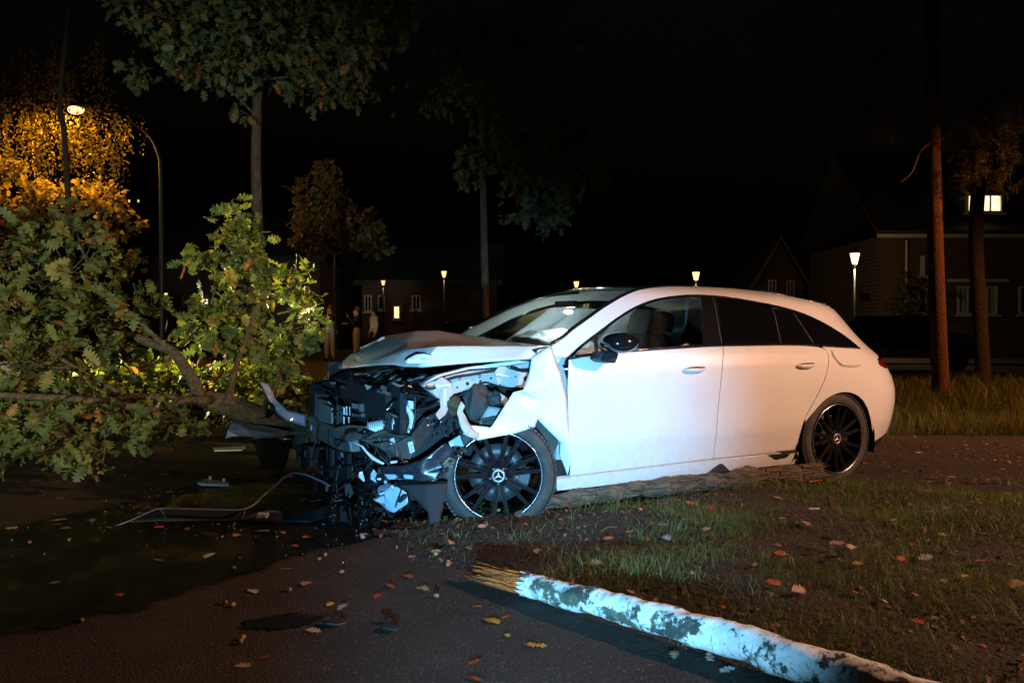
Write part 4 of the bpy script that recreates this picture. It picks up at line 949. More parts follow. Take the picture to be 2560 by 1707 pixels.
def bark_mat(name, c1, c2, sc_=(14, 14, 3)):
    return mat(name, c1, .9, vary=(5, c2, .35, .68, sc_), bump=(6, 1.0, .03, sc_))
M['oak_bark'] = mat('oak_bark', (.035, .028, .020), .9, vary=(14, (.11, .09, .07), .38, .66, (2, 2, .6)), bump=(22, 1.0, .04, (2, 2, .6)))
M['branch_bark'] = mat('branch_bark', (.045, .036, .020), .9, vary=(30, (.14, .11, .065), .35, .68), bump=(38, 1.0, .03))
M['pine_bark'] = bark_mat('pine_bark', (.07, .028, .016), (.16, .065, .036), (10, 10, 4.0))
M['shaded_bark'] = mat('shaded_bark', (.016, .010, .008), .95, vary=(8, (.035, .022, .016), .4, .7), bump=(20, 1.0, .03))  # pine bark darkened so the trunk reads as an unlit silhouette
M['birch_dim'] = bark_mat('slim_bark', (.07, .05, .04), (.13, .10, .08), (9, 9, 2))
M['oak_leaf'] = leaf_mat('oak_leaf', [(0, (.085, .135, .055)), (.40, (.14, .19, .065)), (.75, (.19, .225, .065)), (.92, (.27, .25, .07)), (.98, (.36, .24, .08)), (1, (.38, .18, .08))], .38)
M['crown_leaf'] = leaf_mat('crown_leaf', [(0, (.060, .100, .055)), (.6, (.085, .125, .060)), (.88, (.14, .14, .045)), (1, (.26, .13, .04))], .3)
M['sapling_leaf'] = leaf_mat('sapling_leaf', [(0, (.08, .075, .025)), (.6, (.12, .09, .03)), (1, (.20, .08, .02))], .3)
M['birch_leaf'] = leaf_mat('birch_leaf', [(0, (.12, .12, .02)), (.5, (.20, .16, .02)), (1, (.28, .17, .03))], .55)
M['lamplit_leaf'] = leaf_mat('lamplit_leaf', [(0, (.15, .14, .03)), (.5, (.22, .18, .03)), (1, (.30, .19, .04))], .5)  # pine foliage with the sodium lamp's glow put into its colour
M['needle'] = leaf_mat('pine_needle', [(0, (.030, .036, .014)), (1, (.055, .048, .018))], .25)

# ---- the torn-off oak limb
def pts3(L): return [D(*p) for p in L]
limb = empty('fallen_oak_branch', G(560, 1230)); LB = Vector(limb.location)
tag(limb, 'broken leafy oak branch lying against the wrecked front of the car', 'branch')
def wood(name, L, r0, r1, m, parent, n=10, wob=.012, seed=0, loc=None):
    P = spline(pts3(L) if len(L[0]) == 3 and not isinstance(L[0], np.ndarray) else L, 6)
    k = len(P); V = MB(); P2 = [np.array(p)+wob*np.array([vnoise(p, 3, seed), vnoise(p, 3, seed+1), vnoise(p, 3, seed+2)]) for p in P]
    rs = [(r0+(r1-r0)*(i/(k-1))**.85)*(1+.10*vnoise(P[i], 5, seed)) for i in range(k)]
    o = V.tube(P2, rs, n).build(name, m, None, True)
    if parent is not None:
        o.parent = parent; o.matrix_parent_inverse = parent.matrix_world.inverted() if parent.matrix_world != Matrix.Identity(4) else Matrix.Translation(-parent.location)
    return o
BR = [([(830,1128,6.35),(760,1095,6.4),(650,1045,6.4),(560,1012,6.4),(470,995,6.35)], .115, .075),
      ([(500,1000,6.3),(482,950,6.3),(430,880,6.4),(355,848,6.5),(270,832,6.6),(190,790,6.7),(120,720,6.7)], .055, .016),
      ([(520,1005,6.25),(450,1002,6.1),(400,1026,6.0),(330,1014,5.9),(200,1000,5.8),(90,990,5.7),(0,985,5.6),(-150,975,5.5)], .036, .018),
      ([(500,1000,6.3),(380,992,6.2),(250,990,6.1),(60,978,6.0),(-100,970,6.0)], .028, .012),
      ([(560,1010,6.3),(590,920,6.6),(630,780,6.6),(610,640,6.6),(572,530,6.6)], .030, .007),
      ([(650,1040,6.2),(700,930,6.9),(735,800,7.0),(738,665,7.0)], .026, .007),
      ([(430,880,6.4),(330,790,6.4),(230,680,6.5),(185,560,6.7)], .022, .007),
      ([(300,1010,5.9),(235,1070,5.7),(198,1150,5.5)], .014, .005),
      ([(300,985,6.1),(150,900,6.0),(60,800,6.1),(20,650,6.4)], .018, .006),
      ([(440,880,6.6),(520,790,6.7),(540,700,6.7)], .014, .005),
      ([(560,1012,6.4),(620,990,7.2),(640,940,7.8)], .018, .006)]
for i, (L, a, b) in enumerate(BR):
    o = wood('trunk' if i == 0 else 'limb', L, a, b, M['branch_bark'], limb, 12 if i < 2 else 8, .02, i)
CL = [(60,640,6.6,95,110,.5,40),(170,690,6.4,130,130,.45,60),(195,555,6.7,62,52,.3,22),(95,560,6.8,40,60,.25,12),(60,790,6.2,110,110,.45,46),(230,800,6.3,130,100,.45,52),(380,770,6.6,48,42,.3,14),(120,920,5.95,140,100,.4,56),
      (300,900,7.0,120,60,.3,22),(50,1050,5.7,100,70,.35,38),(170,1090,5.6,85,60,.3,32),(270,1050,5.8,100,50,.3,32),(400,1050,5.95,55,42,.25,18),(195,1150,5.5,34,30,.15,9),(0,1110,5.7,40,50,.2,10),
      (605,620,6.6,58,70,.3,28),(575,545,6.6,30,38,.15,9),(650,590,6.6,22,35,.12,6),(620,710,6.6,85,80,.35,38),(505,660,6.7,40,50,.25,12),(560,780,6.7,80,70,.35,32),(600,850,6.8,95,50,.4,24),(470,850,7.2,50,40,.3,8),
      (738,710,7,42,75,.3,22),(765,800,7,45,60,.3,22),(700,860,7.1,70,60,.35,26),(680,930,7.2,70,50,.35,24),(560,950,7.4,110,40,.4,16),
      (300,950,7.8,170,55,.5,26),(500,965,7.9,130,50,.5,18),(120,990,7.6,150,70,.5,40),(640,980,8.0,90,50,.5,24),(330,1075,7.0,160,45,.4,30),(20,900,7.2,120,120,.5,40)]
CL = [c[:6]+(max(5, int(c[6]*(.74 if c[0] < 420 else .9))),) for c in CL]
rg = np.random.default_rng(11); tips, cen = tips_in(CL, rg)
tips[:, 2] = np.maximum(tips[:, 2], .06)
pos, Rm, scl = rosettes(tips, cen, rg, 4, .130)
pos[:, 2] = np.maximum(pos[:, 2], .05)
near = np.argsort(pos[:, 1]-.0*pos[:, 0])
onscreen = np.abs(pos[near, 0]/pos[near, 1]) < .615; near = near[onscreen][:300]
rest = np.setdiff1d(np.arange(len(pos)), near)
lmeshes = []
for b in LEAVES:
    me = np_mesh('leaf', *b); me.materials.append(M['oak_leaf']); lmeshes.append(me)
for i, k in enumerate(near):
    o = bpy.data.objects.new('leaf', lmeshes[i % 4]); COL.objects.link(o); o.parent = limb
    m4 = Matrix(Rm[k].tolist()).to_4x4(); o.matrix_local = Matrix.Translation(Vector(pos[k])-LB)@m4@Matrix.Scale(float(scl[k]), 4)
for v in range(4):
    r_ = rest[v::4]; cloud('foliage', LEAVES[v], pos[r_]-np.array(LB), Rm[r_], scl[r_], M['oak_leaf'], limb)
tw = MB()
for i in range(0, len(tips), 2):
    p, c = tips[i], cen[i]; tw.tube([c+(p-c)*.15, c+(p-c)*.6+rg.normal(size=3)*.03, p], [.006, .004, .002], 4, False)
o = tw.build('twigs', M['branch_bark'], limb, True, recalc=False); o.location = -LB; o['kind'] = 'stuff'

# ---- standing trees
def tree(name, trunk, r0, r1, clusters, leaf, label, lm, base_leaf=None, k=5, size=.13, bark='oak_bark', limbs=(), droop=.35, seed=1, group=None, cat='tree', twigs=True):
    b = pts3(trunk[:1])[0]; root = empty(name, (b[0], b[1], 0.0)); tag(root, label, cat, group)
    LBt = np.array(root.location)
    first = np.array([b[0], b[1], -.02]); P = [first]+[p for p in pts3(trunk)] if b[2] > .05 else pts3(trunk)
    o = MB().tube([np.array(p)-LBt for p in spline(P, 6)], (lambda t: r0+(r1-r0)*t**.9+.25*r0*max(0, 1-t*14)), 14).build('trunk', M[bark], root, True)
    for L, a, c in limbs: MB().tube([np.array(p)-LBt for p in spline(pts3(L), 6)], (lambda t: a+(c-a)*t), 7).build('limb', M[bark], root, True)
    if clusters:
        r_ = np.random.default_rng(seed); tp, cn = tips_in(clusters, r_); po, Rr, sl = rosettes(tp, cn, r_, k, size, droop=droop)
        bases = base_leaf or LEAVES
        for v in range(len(bases)): cloud('crown', bases[v], po[v::len(bases)]-LBt, Rr[v::len(bases)], sl[v::len(bases)], M[lm], root)
        if twigs:
            tw = MB()
            for i in range(0, len(tp), 3):
                p, c = tp[i]-LBt, cn[i]-LBt; tw.tube([c+(p-c)*.05, c+(p-c)*.55+r_.normal(size=3)*.06, p], [.012, .008, .003], 4, False)
            q = tw.build('twigs', M[bark], root, True, recalc=False); q['kind'] = 'stuff'
    return root
tree('oak_tree', [(652,1015,11.5),(648,850,11.5),(645,600,11.5),(640,400,11.5),(645,220,11.5),(655,60,11.6),(665,-160,11.6)], .085, .055,
     [(650,30,11.3,260,130,1.3,150),(420,50,11.2,110,100,.8,70),(500,170,11.2,100,45,.7,44),(850,120,11.0,130,100,.8,90),(965,40,11,90,75,.7,54),(345,190,11.2,38,28,.3,10),(600,160,11.2,90,55,.6,44),(800,215,11,90,45,.6,40),(730,60,11,200,90,1,80),(350,20,11.4,70,60,.6,22),(600,275,11.3,22,32,.2,5),(900,240,11.2,40,40,.3,8)],
     None, 'tall slim oak tree with leafy crown behind the fallen branch', 'crown_leaf', size=.15, limbs=[([(648,300,11.5),(590,240,11.4),(520,190,11.3)], .02, .006), ([(650,200,11.5),(740,190,11.3),(820,170,11.1)], .022, .006)], seed=21)
tree('oak_tree', [(1216,960,16),(1212,700,16),(1208,450,16),(1205,250,16),(1212,50,16)], .085, .05,
     [(1320,350,15.8,150,110,1.2,110),(1200,190,15.7,170,110,1.2,110),(1400,440,15.6,130,70,1,80),(1330,520,15.6,110,50,.8,50),(1175,420,15.8,40,55,.5,24),(1500,330,15.6,110,70,.9,60),(1060,240,15.8,110,50,.8,40),(1300,100,15.8,220,90,1.2,100),(1380,560,15.6,40,25,.4,10)],
     None, 'dark slender oak tree standing behind the windscreen of the car', 'crown_leaf', size=.17, seed=22, limbs=[([(1210,420,16),(1280,400,15.9),(1360,420,15.8)], .03, .01)])
tree('young_oak', [(840,975,18),(837,760,18),(835,600,18),(830,450,18)], .030, .014,
     [(800,500,18,75,75,.8,90),(880,560,18,85,55,.8,80),(810,590,18,75,45,.7,60),(815,430,18,40,35,.4,24),(930,610,18,48,36,.5,30),(770,560,18,45,60,.5,34)],
     None, 'small young tree with sparse orange brown crown near the bystanders', 'sapling_leaf', size=.16, seed=23)
def needle_leaf():
    V = []; Fs = []
    for i in range(10):
        a = i*.63; d = np.array([.75, .55*math.cos(a*2.1), .55*math.sin(a*2.1)]); s_ = np.array([0, math.sin(a), math.cos(a)])*.022; b = len(V); o = np.array([.08*i, 0, 0])
        V += [o-s_, o+s_, o+d*.6]; Fs.append((b, b+1, b+2))
    return np.array(V), np.array(Fs)
NEED = [needle_leaf()]
tree('pine_tree', [(2354,1012,12.8),(2347,850,12.8),(2338,600,12.8),(2330,270,12.8),(2330,80,12.8),(2335,-200,12.8)], .130, .10,
     [(2130,190,12.5,190,90,1,120),(2300,60,12.6,260,110,1.4,160),(2470,300,12.4,90,110,.8,90),(2180,310,12.5,90,50,.6,50),(2000,80,12.5,130,70,.8,50),(2520,120,12.4,120,110,.8,80),(2490,430,12.4,80,60,.6,40)],
     None, 'tall pine tree with reddish trunk standing right of the car', 'needle', base_leaf=NEED, k=7, size=.16, bark='pine_bark', droop=0, twigs=False, seed=24,
     limbs=[([(2330,355,12.8),(2300,380,12.5),(2280,430,12.2),(2250,458,12)], .025, .008), ([(2345,355,12.8),(2390,310,12.6),(2440,270,12.4),(2475,235,12.3)], .022, .006), ([(2330,150,12.8),(2240,170,12.6),(2120,190,12.5)], .03, .01)])
tree('pine_tree', [(2458,945,15),(2450,800,15),(2440,620,15),(2445,480,15),(2470,250,15)], .13, .12, [(2460,200,15,170,120,1.2,70)], None, 'dark pine trunk standing in front of the brick house window', 'needle', base_leaf=NEED, k=7, size=.18, bark='shaded_bark', twigs=False, seed=25)
# drooping birch by the lit street lamp
bt = [(172,940,17),(175,640,17),(170,480,17),(160,330,17),(150,250,17),(165,80,17),(178,-80,17)]
r_ = np.random.default_rng(31); strands = []
for (cx, cy, dp, rx, ry, n) in ((50,260,18.2,110,90,50),(130,330,18.6,150,60,70),(220,370,18.4,70,70,44),(265,330,18.2,40,80,22),(60,370,18.0,90,50,36),(130,170,18,170,90,60)):
    for i in range(n):
        x, y, d_ = cx+r_.normal()*rx*.6, cy+r_.normal()*ry*.6-30, dp+r_.normal()*.6; h = r_.uniform(.5, 1.1)
        for j in range(16): strands.append(D(x, y, d_)+np.array([r_.normal()*.05, r_.normal()*.05, -h*j/16]))
strands = np.array(strands)
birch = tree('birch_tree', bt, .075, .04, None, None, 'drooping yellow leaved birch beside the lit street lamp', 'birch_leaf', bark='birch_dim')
N = len(strands); dd = r_.normal(size=(N, 3)); dd[:, 2] -= 1.2
cloud('crown', simple_leaf(), strands-np.array(birch.location), rot_mats(dd, r_.normal(0, 1.2, N)), r_.uniform(.06, .10, N), M['birch_leaf'], birch)
tree('lamplit_tree', [(296,960,20.5),(296,800,20.5),(290,640,20.5),(280,450,20.5)], .085, .06, [(240,490,20.3,80,40,.7,60),(300,560,20.2,50,45,.6,36),(320,660,20.3,40,40,.5,20),(150,510,20.3,60,40,.6,40)], None, 'orange lit tree left of the lamp post', 'lamplit_leaf', k=6, size=.17, bark='pine_bark', twigs=False, seed=26)
tree('lamplit_tree', [(-20,960,19.5),(-20,760,19.5),(-10,560,19.5),(0,420,19.5)], .085, .06, [(50,505,19.6,85,50,.7,70),(25,600,19.5,70,60,.6,60),(100,470,19.6,40,30,.5,24),(10,420,19.6,50,30,.5,24)], None, 'orange lit tree cut off by the left picture edge', 'lamplit_leaf', k=6, size=.17, bark='pine_bark', twigs=False, seed=27)
# ============================================================ timber on the ground
def birch_bark():
    m = mat('birch_bark', (.74, .71, .67), .75, vary=(7, (.50, .46, .40), .5, .78, (1, 1, 1)), bump=(22, .7, .01))
    t = m.node_tree; b = t.nodes['Principled BSDF']; tc = t.nodes.new('ShaderNodeTexCoord')
    src = b.inputs['Base Color'].links[0].from_socket
    def layer(src, scale, lo, hi, col, stretch, seed, rz=0):
        mp = t.nodes.new('ShaderNodeMapping'); mp.inputs['Scale'].default_value = stretch; mp.inputs['Location'].default_value = (seed, seed*2, 0); mp.vector_type = 'TEXTURE' if rz else 'POINT'
        if rz: mp.inputs['Rotation'].default_value = (0, 0, rz); mp.inputs['Scale'].default_value = tuple(1/v for v in stretch)
        t.links.new(tc.outputs['Object'], mp.inputs[0]); n = t.nodes.new('ShaderNodeTexNoise'); n.inputs['Scale'].default_value = scale; n.inputs['Detail'].default_value = 7; n.inputs['Roughness'].default_value = .7
        t.links.new(mp.outputs[0], n.inputs['Vector']); r = t.nodes.new('ShaderNodeMapRange'); r.inputs[1].default_value = lo; r.inputs[2].default_value = hi; t.links.new(n.outputs[0], r.inputs[0])
        mx = t.nodes.new('ShaderNodeMixRGB'); mx.inputs[2].default_value = (*col, 1); t.links.new(r.outputs[0], mx.inputs[0]); t.links.new(src, mx.inputs[1]); return mx.outputs[0]
    src = layer(src, 9, .52, .56, (.050, .055, .042), (1, 1, 1), 1)
    src = layer(src, 5, .55, .59, (.085, .09, .06), (1, 1, 1), 9)
    src = layer(src, 9, .60, .66, (.10, .085, .07), (9, .8, .8), 6, R(-43))
    src = layer(src, 40, .56, .68, (.22, .18, .14), (1, 1, 1), 4)
    t.links.new(src, b.inputs['Base Color']); return m
M['birch'] = birch_bark()
def grain_mat():
    m = mat('split_wood', (.55, .20, .035), .8); t = m.node_tree; b = t.nodes['Principled BSDF']; tc = t.nodes.new('ShaderNodeTexCoord'); mp = t.nodes.new('ShaderNodeMapping'); mp.vector_type = 'TEXTURE'
    mp.inputs['Rotation'].default_value = (0, 0, R(-43)); mp.inputs['Scale'].default_value = (1/2.2, 1/28, 1/28); n = t.nodes.new('ShaderNodeTexNoise'); n.inputs['Scale'].default_value = 5; n.inputs['Detail'].default_value = 6
    t.links.new(tc.outputs['Object'], mp.inputs[0]); t.links.new(mp.outputs[0], n.inputs['Vector']); r = t.nodes.new('ShaderNodeValToRGB'); e = r.color_ramp.elements; e[0].position = .36; e[0].color = (.10, .022, .006, 1); e[1].position = .52; e[1].color = (.62, .13, .016, 1); q = e.new(.75); q.color = (.76, .22, .035, 1)
    t.links.new(n.outputs[0], r.inputs[0]); t.links.new(r.outputs[0], b.inputs['Base Color']); bp = t.nodes.new('ShaderNodeBump'); bp.inputs['Distance'].default_value = .012; t.links.new(n.outputs[0], bp.inputs['Height']); t.links.new(bp.outputs[0], b.inputs['Normal']); return m
M['split_wood'] = grain_mat()
M['old_wood'] = mat('weathered_wood', (.045, .036, .026), .9, vary=(5, (.17, .13, .08), .38, .66, (1.5, 5, 9)), bump=(8, 1.0, .03, (1, 9, 9)))
bl0 = G(1150, 1410, .07)
birch_log = empty('fallen_birch', (bl0[0], bl0[1], 0)); BL0 = np.array(birch_log.location)
tag(birch_log, 'white barked birch trunk snapped off and lying across the foreground verge', 'tree trunk')
def log_mesh(P, rf, n=40, amp=.08, f=7, seed=0, per=10):
    P = spline(P, per); V = []; k = len(P)
    for i, p in enumerate(P):
        t = np.array(P[min(i+1, k-1)])-np.array(P[max(i-1, 0)]); t /= np.linalg.norm(t); u = np.cross(t, [0, 0, 1]); u /= np.linalg.norm(u); v = np.cross(u, t)
        for j in range(n):
            a = 2*math.pi*j/n; d = u*math.cos(a)+v*math.sin(a); q = np.array(p)+d*rf(i/(k-1)); r_ = rf(i/(k-1))*(1+amp*vnoise(q, f, seed)+amp*.5*vnoise(q, f*3, seed+2))
            V.append(np.array(p)+d*r_)
    Fs = [(i*n+j, i*n+(j+1) % n, (i+1)*n+(j+1) % n, (i+1)*n+j) for i in range(k-1) for j in range(n)]+[tuple(range(n-1, -1, -1)), tuple((k-1)*n+j for j in range(n))]
    return MB().add(V, Fs)
P0_ = G(1322,1462,.060); P1_ = G(2120,1690,.072); LP = [P0_+(P1_-P0_)*t+np.array([0, 0, .012*math.sin(3*t)]) for t in (0, .2, .4, .65, 1.0, 1.5, 2.4)]
log_mesh([p-BL0 for p in LP], lambda t: .046+.018*t**.7, 44, .20, 9, 3, 22).build('bark', M['birch'], birch_log, True)
ax = (LP[0]-LP[1]); ax /= np.linalg.norm(ax)
core = [LP[0]-ax*.04, LP[0]+ax*.14, LP[0]+ax*.27]
log_mesh([p-BL0 for p in core], lambda t: .041-.020*t, 34, .42, 30, 5, 10).build('broken_end', M['split_wood'], birch_log, True)
su = np.cross(ax, [0, 0, 1]); su /= np.linalg.norm(su); sv = np.cross(su, ax)
for i in range(80):
    a = RNG.uniform(0, 6.28); d = su*math.cos(a)+sv*math.sin(a); tg = -su*math.sin(a)+sv*math.cos(a); rr_ = .043*math.sqrt(RNG.uniform(.35, 1)); st = LP[0]+ax*RNG.uniform(-.02, .12)+d*rr_; L_ = RNG.uniform(.12, .27)
    e = st+ax*L_-d*.004+sv*RNG.uniform(-.008, .006); wd = RNG.uniform(.003, .009); th = RNG.uniform(.0015, .004); e[2] = max(e[2], .006)
    MB().hexa([st+tg*wd+d*th-BL0, st-tg*wd+d*th-BL0, st-tg*wd-d*th-BL0, st+tg*wd-d*th-BL0], [e+tg*wd*.55+d*th*.5-BL0, e-tg*wd*.2+d*th*.5-ax*.02-BL0, e-tg*wd*.2-ax*.02-BL0, e+tg*wd*.55-BL0]).build('splinter', M['split_wood'], birch_log)
for i in range(16):
    a = 6.28*i/16+RNG.uniform(-.1, .1); d = su*math.cos(a)+sv*math.sin(a); tg = -su*math.sin(a)+sv*math.cos(a); p = LP[0]+d*.046; L_ = RNG.uniform(.01, .06)
    MB().plate([p-tg*.010-ax*.02-BL0, p+tg*.010-ax*.02-BL0, p+tg*.006+ax*L_*.6-BL0, p-tg*.002+ax*L_-BL0], (d*.003).tolist()).build('bark_flake', M['birch'], birch_log)
# old trunk under the sill
def c2w(p): return CO+CM.T@np.asarray(p)
ol = [c2w(CY(*p, y)) for p, y in (((1330,1262), .80), ((1480,1238), .84), ((1700,1214), .87), ((1900,1192), .90), ((2040,1180), .93))]
old_log = empty('weathered_log', (ol[2][0], ol[2][1], 0)); OL0 = np.array(old_log.location); tag(old_log, 'grey weathered log wedged under the sill of the car', 'log')
log_mesh([p-OL0 for p in ol], lambda t: .042+.022*t, 34, .55, 8, 8, 22).build('stem', M['old_wood'], old_log, True)
oa = ol[4]-ol[3]; oa /= np.linalg.norm(oa); ou = np.cross(oa, [0, 0, 1]); ou /= np.linalg.norm(ou)
for i in range(70):
    t = RNG.uniform(.0, 3.8); j = int(t); p = ol[j]+(ol[j+1]-ol[j])*(t-j); a = RNG.uniform(-.6, 2.2); r0_ = .042+.022*t/4; dn = -ou*math.cos(a)*-1+np.array([0, 0, math.sin(a)]); dn = ou*math.cos(a)+np.array([0, 0, 1])*math.sin(a)
    if dn[1] > 0: dn = dn*np.array([-1, -1, 1])
    q = p+dn*r0_*1.06; L_ = RNG.uniform(.10, .34); tg = np.cross(oa, dn); w_ = RNG.uniform(.004, .014)
    MB().hexa([q-tg*w_-OL0, q+tg*w_-OL0, q+tg*w_-dn*.01-OL0, q-tg*w_-dn*.01-OL0], [q+oa*L_-tg*w_*.4+dn*RNG.uniform(-.004, .008)-OL0, q+oa*L_+tg*w_*.4-OL0, q+oa*L_+tg*w_*.4-dn*.008-OL0, q+oa*L_-tg*w_*.4-dn*.008-OL0]).build('bark_strip', M['old_wood'] if i % 3 else M['oak_bark'], old_log)
for i in range(26):
    st = ol[4]-oa*RNG.uniform(.0, .12)+ou*RNG.uniform(-.06, .06)+np.array([0, 0, RNG.uniform(-.05, .07)]); e = st+oa*RNG.uniform(.04, .16)+ou*RNG.uniform(-.04, .08)+np.array([0, 0, RNG.uniform(-.05, .03)]); wd = RNG.uniform(.004, .012)
    e[2] = max(.02, e[2])
    MB().hexa([st+ou*wd-OL0, st-ou*wd-OL0, st-ou*wd-np.array([0, 0, wd])-OL0, st+ou*wd-np.array([0, 0, wd])-OL0], [e+ou*wd*.2-OL0, e-ou*wd*.2-OL0, e-ou*wd*.2-np.array([0, 0, .002])-OL0, e+ou*wd*.2-np.array([0, 0, .002])-OL0]).build('splinter', M['old_wood'] if i % 3 else mat('raw_heartwood', (.30, .12, .07), .8) if i == 0 else M['split_wood'], old_log)
sl = G(2090, 1290); tag(MB().hexa([sl+np.array(d) for d in ((-.02,0,0),(.02,0,0),(.02,.02,0),(-.02,.02,0))], [sl+np.array(d) for d in ((-.05,0,.13),(-.03,.0,.16),(-.03,.01,.15),(-.05,.01,.12))]).build('wood_shard', M['old_wood']), 'grey wood shard standing upright in the grass below the rear wheel', 'wood shard')

# ============================================================ grass
def blades(name, n, area, hfun, dens, m, label, seed, lean=.5, wid=.004):
    r_ = np.random.default_rng(seed); P = []; tries = 0
    while len(P) < n and tries < n*12:
        tries += 1; x, y = area(r_)
        if r_.random() < dens(x, y): P.append((x, y))
    P = np.array(P); n = len(P); h = np.array([hfun(x, y, r_) for x, y in P]); z = np.array([gz(x, y) for x, y in P])
    a = r_.uniform(0, 2*math.pi, n); ln = np.abs(r_.normal(0, lean, n))+.1; dx, dy = np.cos(a), np.sin(a); w_ = wid*r_.uniform(.6, 1.4, n)*(P[:, 1]/4.5)**.6
    a2 = r_.uniform(0, 6.28, n); sx, sy = np.cos(a2), np.sin(a2)
    V = np.zeros((n, 5, 3))
    for k, (t, ww) in enumerate(((0, 1), (0, -1), (.55, .75), (.55, -.75), (1, 0))):
        V[:, k, 0] = P[:, 0]+sx*w_*ww+dx*h*ln*t*t; V[:, k, 1] = P[:, 1]+sy*w_*ww+dy*h*ln*t*t; V[:, k, 2] = z-.004+h*t*(1-.35*ln*t*.6)
    Fc = np.array([(0, 1, 3), (0, 3, 2), (2, 3, 4)])[None]+(np.arange(n)*5)[:, None, None]
    return tag(link(name, np_mesh(name, V.reshape(-1, 3), Fc.reshape(-1, 3)), m, None, False), label, 'grass', kind='stuff')
M['grass'] = leaf_mat('grass_blade', [(0, (.060, .115, .022)), (.55, (.095, .150, .034)), (.82, (.16, .15, .06)), (1, (.22, .17, .10))], .25)
M['tall_grass'] = leaf_mat('tall_grass_blade', [(0, (.05, .085, .015)), (.55, (.09, .12, .025)), (.85, (.17, .14, .05)), (1, (.24, .16, .08))], .35)
def d_verge(x, y):
    if not in_verge(x, y): return 0
    e = float(np.min(np.hypot(VB[:, 0]-x, VB[:, 1]-y))); f = .60+vnoise((x, y, 0), 1.8, 2)*1.2+vnoise((x, y, 0), 5, 4)*.5
    return max(0.02, min(1, f))*min(1, max(0, (e-.05)/.35))*min(1, max(.12, (x-.05-.25*(y-4.2))/.7))
blades('verge_grass', 60000, lambda r_: (r_.uniform(-.6, 6), r_.uniform(2.2, 5.9)), lambda x, y, r_: r_.uniform(.015, .085)*(1+.6*vnoise((x, y, 0), 3)), d_verge, M['grass'], 'short patchy grass on the verge between birch trunk and car', 41, 1.15, .0017)
blades('tall_grass', 13000, lambda r_: (r_.uniform(3.2, 12), 8.7+r_.random()**1.5*8), lambda x, y, r_: r_.uniform(.12, .36)*(1+.5*vnoise((x, y, 0), 1.2)), lambda x, y: min(1, .55+vnoise((x, y, 0), 1.1)), M['tall_grass'], 'tall grass around the pine right of the car', 42, .5, .0035)
blades('meadow_grass', 16000, lambda r_: (r_.uniform(-9, -.4), 9.4+r_.random()**1.3*7.5), lambda x, y, r_: r_.uniform(.10, .30), lambda x, y: min(1, .55+vnoise((x, y, 0), .9)), M['tall_grass'], 'grass strip behind the fallen branch', 43, .5, .004)
# low shrubs lit behind the branch
M['shrub_leaf'] = leaf_mat('shrub_leaf', [(0, (.07, .11, .02)), (.6, (.12, .15, .03)), (1, (.20, .16, .04))], .5)
for i, (px, dp, rx, h, lab) in enumerate(((300,9.7,1.0,.60,'low leafy shrub behind the left part of the fallen branch'),(520,9.4,.8,.62,'low leafy shrub glimpsed under the arching limb'),(640,9.9,.6,.62,'low leafy shrub around the foot of the tall oak'),(750,9.8,.5,.45,'low leafy shrub beside the upturned bumper corner'),(80,9.2,.9,.26,'low leafy shrub at the left picture edge'),(190,9.1,.8,.30,'low leafy shrub second from the left picture edge'),(420,9.9,.8,.58,'low leafy shrub left of the arching limb'))):
    b = D(px, 900, dp); sh = empty('shrub', (b[0], b[1], 0)); tag(sh, lab, 'shrub'); r_ = np.random.default_rng(60+i); n = 210
    q = r_.normal(size=(n, 3)); q /= np.linalg.norm(q, axis=1, keepdims=True); q *= r_.uniform(.3, 1, (n, 1)); tp = q*np.array([rx, .4, h*.55])+np.array([0, 0, h*.55]); tp[:, 2] = np.abs(tp[:, 2])+.04
    po, Rr, s_ = rosettes(tp, np.tile([0, 0, .1], (n, 1)), r_, 5, .11)
    cloud('foliage', LEAVES[i % 4], po, Rr, s_, M['shrub_leaf'], sh)
    st = MB()
    for k in range(0, n, 9): st.tube([(tp[k][0]*.3, tp[k][1]*.3, 0), tp[k]*np.array([.7, .7, .5]), tp[k]], [.008, .006, .003], 5, False)
    st.build('stems', M['branch_bark'], sh, True, recalc=False)

# ---- crumbled leaf litter and twigs
lr = np.random.default_rng(91); P_ = []
while len(P_) < 5200:
    x, y = lr.uniform(-1.2, 7), lr.uniform(2.2, 8.4)
    if (in_verge(x, y) or (x > 2.3 and y > 5.9)) and lr.random() < .5+vnoise((x, y, 0), 1.5, 6): P_.append((x, y, gz(x, y)+.006))
P_ = np.array(P_); dd = lr.normal(size=(len(P_), 3)); dd[:, 2] *= .25
M['litter'] = leaf_mat('leaf_litter', [(0, (.05, .03, .02)), (.5, (.13, .075, .045)), (.85, (.22, .13, .08)), (1, (.34, .12, .03))], .1)
tag(cloud('leaf_litter', LEAVES[1], P_, rot_mats(dd, lr.normal(0, .3, len(P_))), lr.uniform(.014, .048, len(P_)), M['litter'], None), 'crumbled brown leaf litter strewn over verge and path', 'leaf litter')
TW = []
for i in range(14):
    x, y = lr.uniform(-.3, 3.5), lr.uniform(2.6, 5.0)
    if not in_verge(x, y): continue
    z = gz(x, y)+.008; a = lr.uniform(0, 6.28); L_ = lr.uniform(.06, .2)
    tag(MB().tube([(x, y, z), (x+L_*.5*math.cos(a), y+L_*.5*math.sin(a), z+.008), (x+L_*math.cos(a+.2), y+L_*math.sin(a+.2), z)], .003, 5).build('twig', M['branch_bark']), None, 'twig', 'dry twigs on the verge'); TW.append((x/y, bpy.data.objects[-1] if 0 else COL.objects[-1]))
TWN = ['first', 'second', 'third', 'fourth', 'fifth', 'sixth', 'seventh', 'eighth', 'ninth', 'tenth', 'eleventh', 'twelfth', 'thirteenth', 'fourteenth']
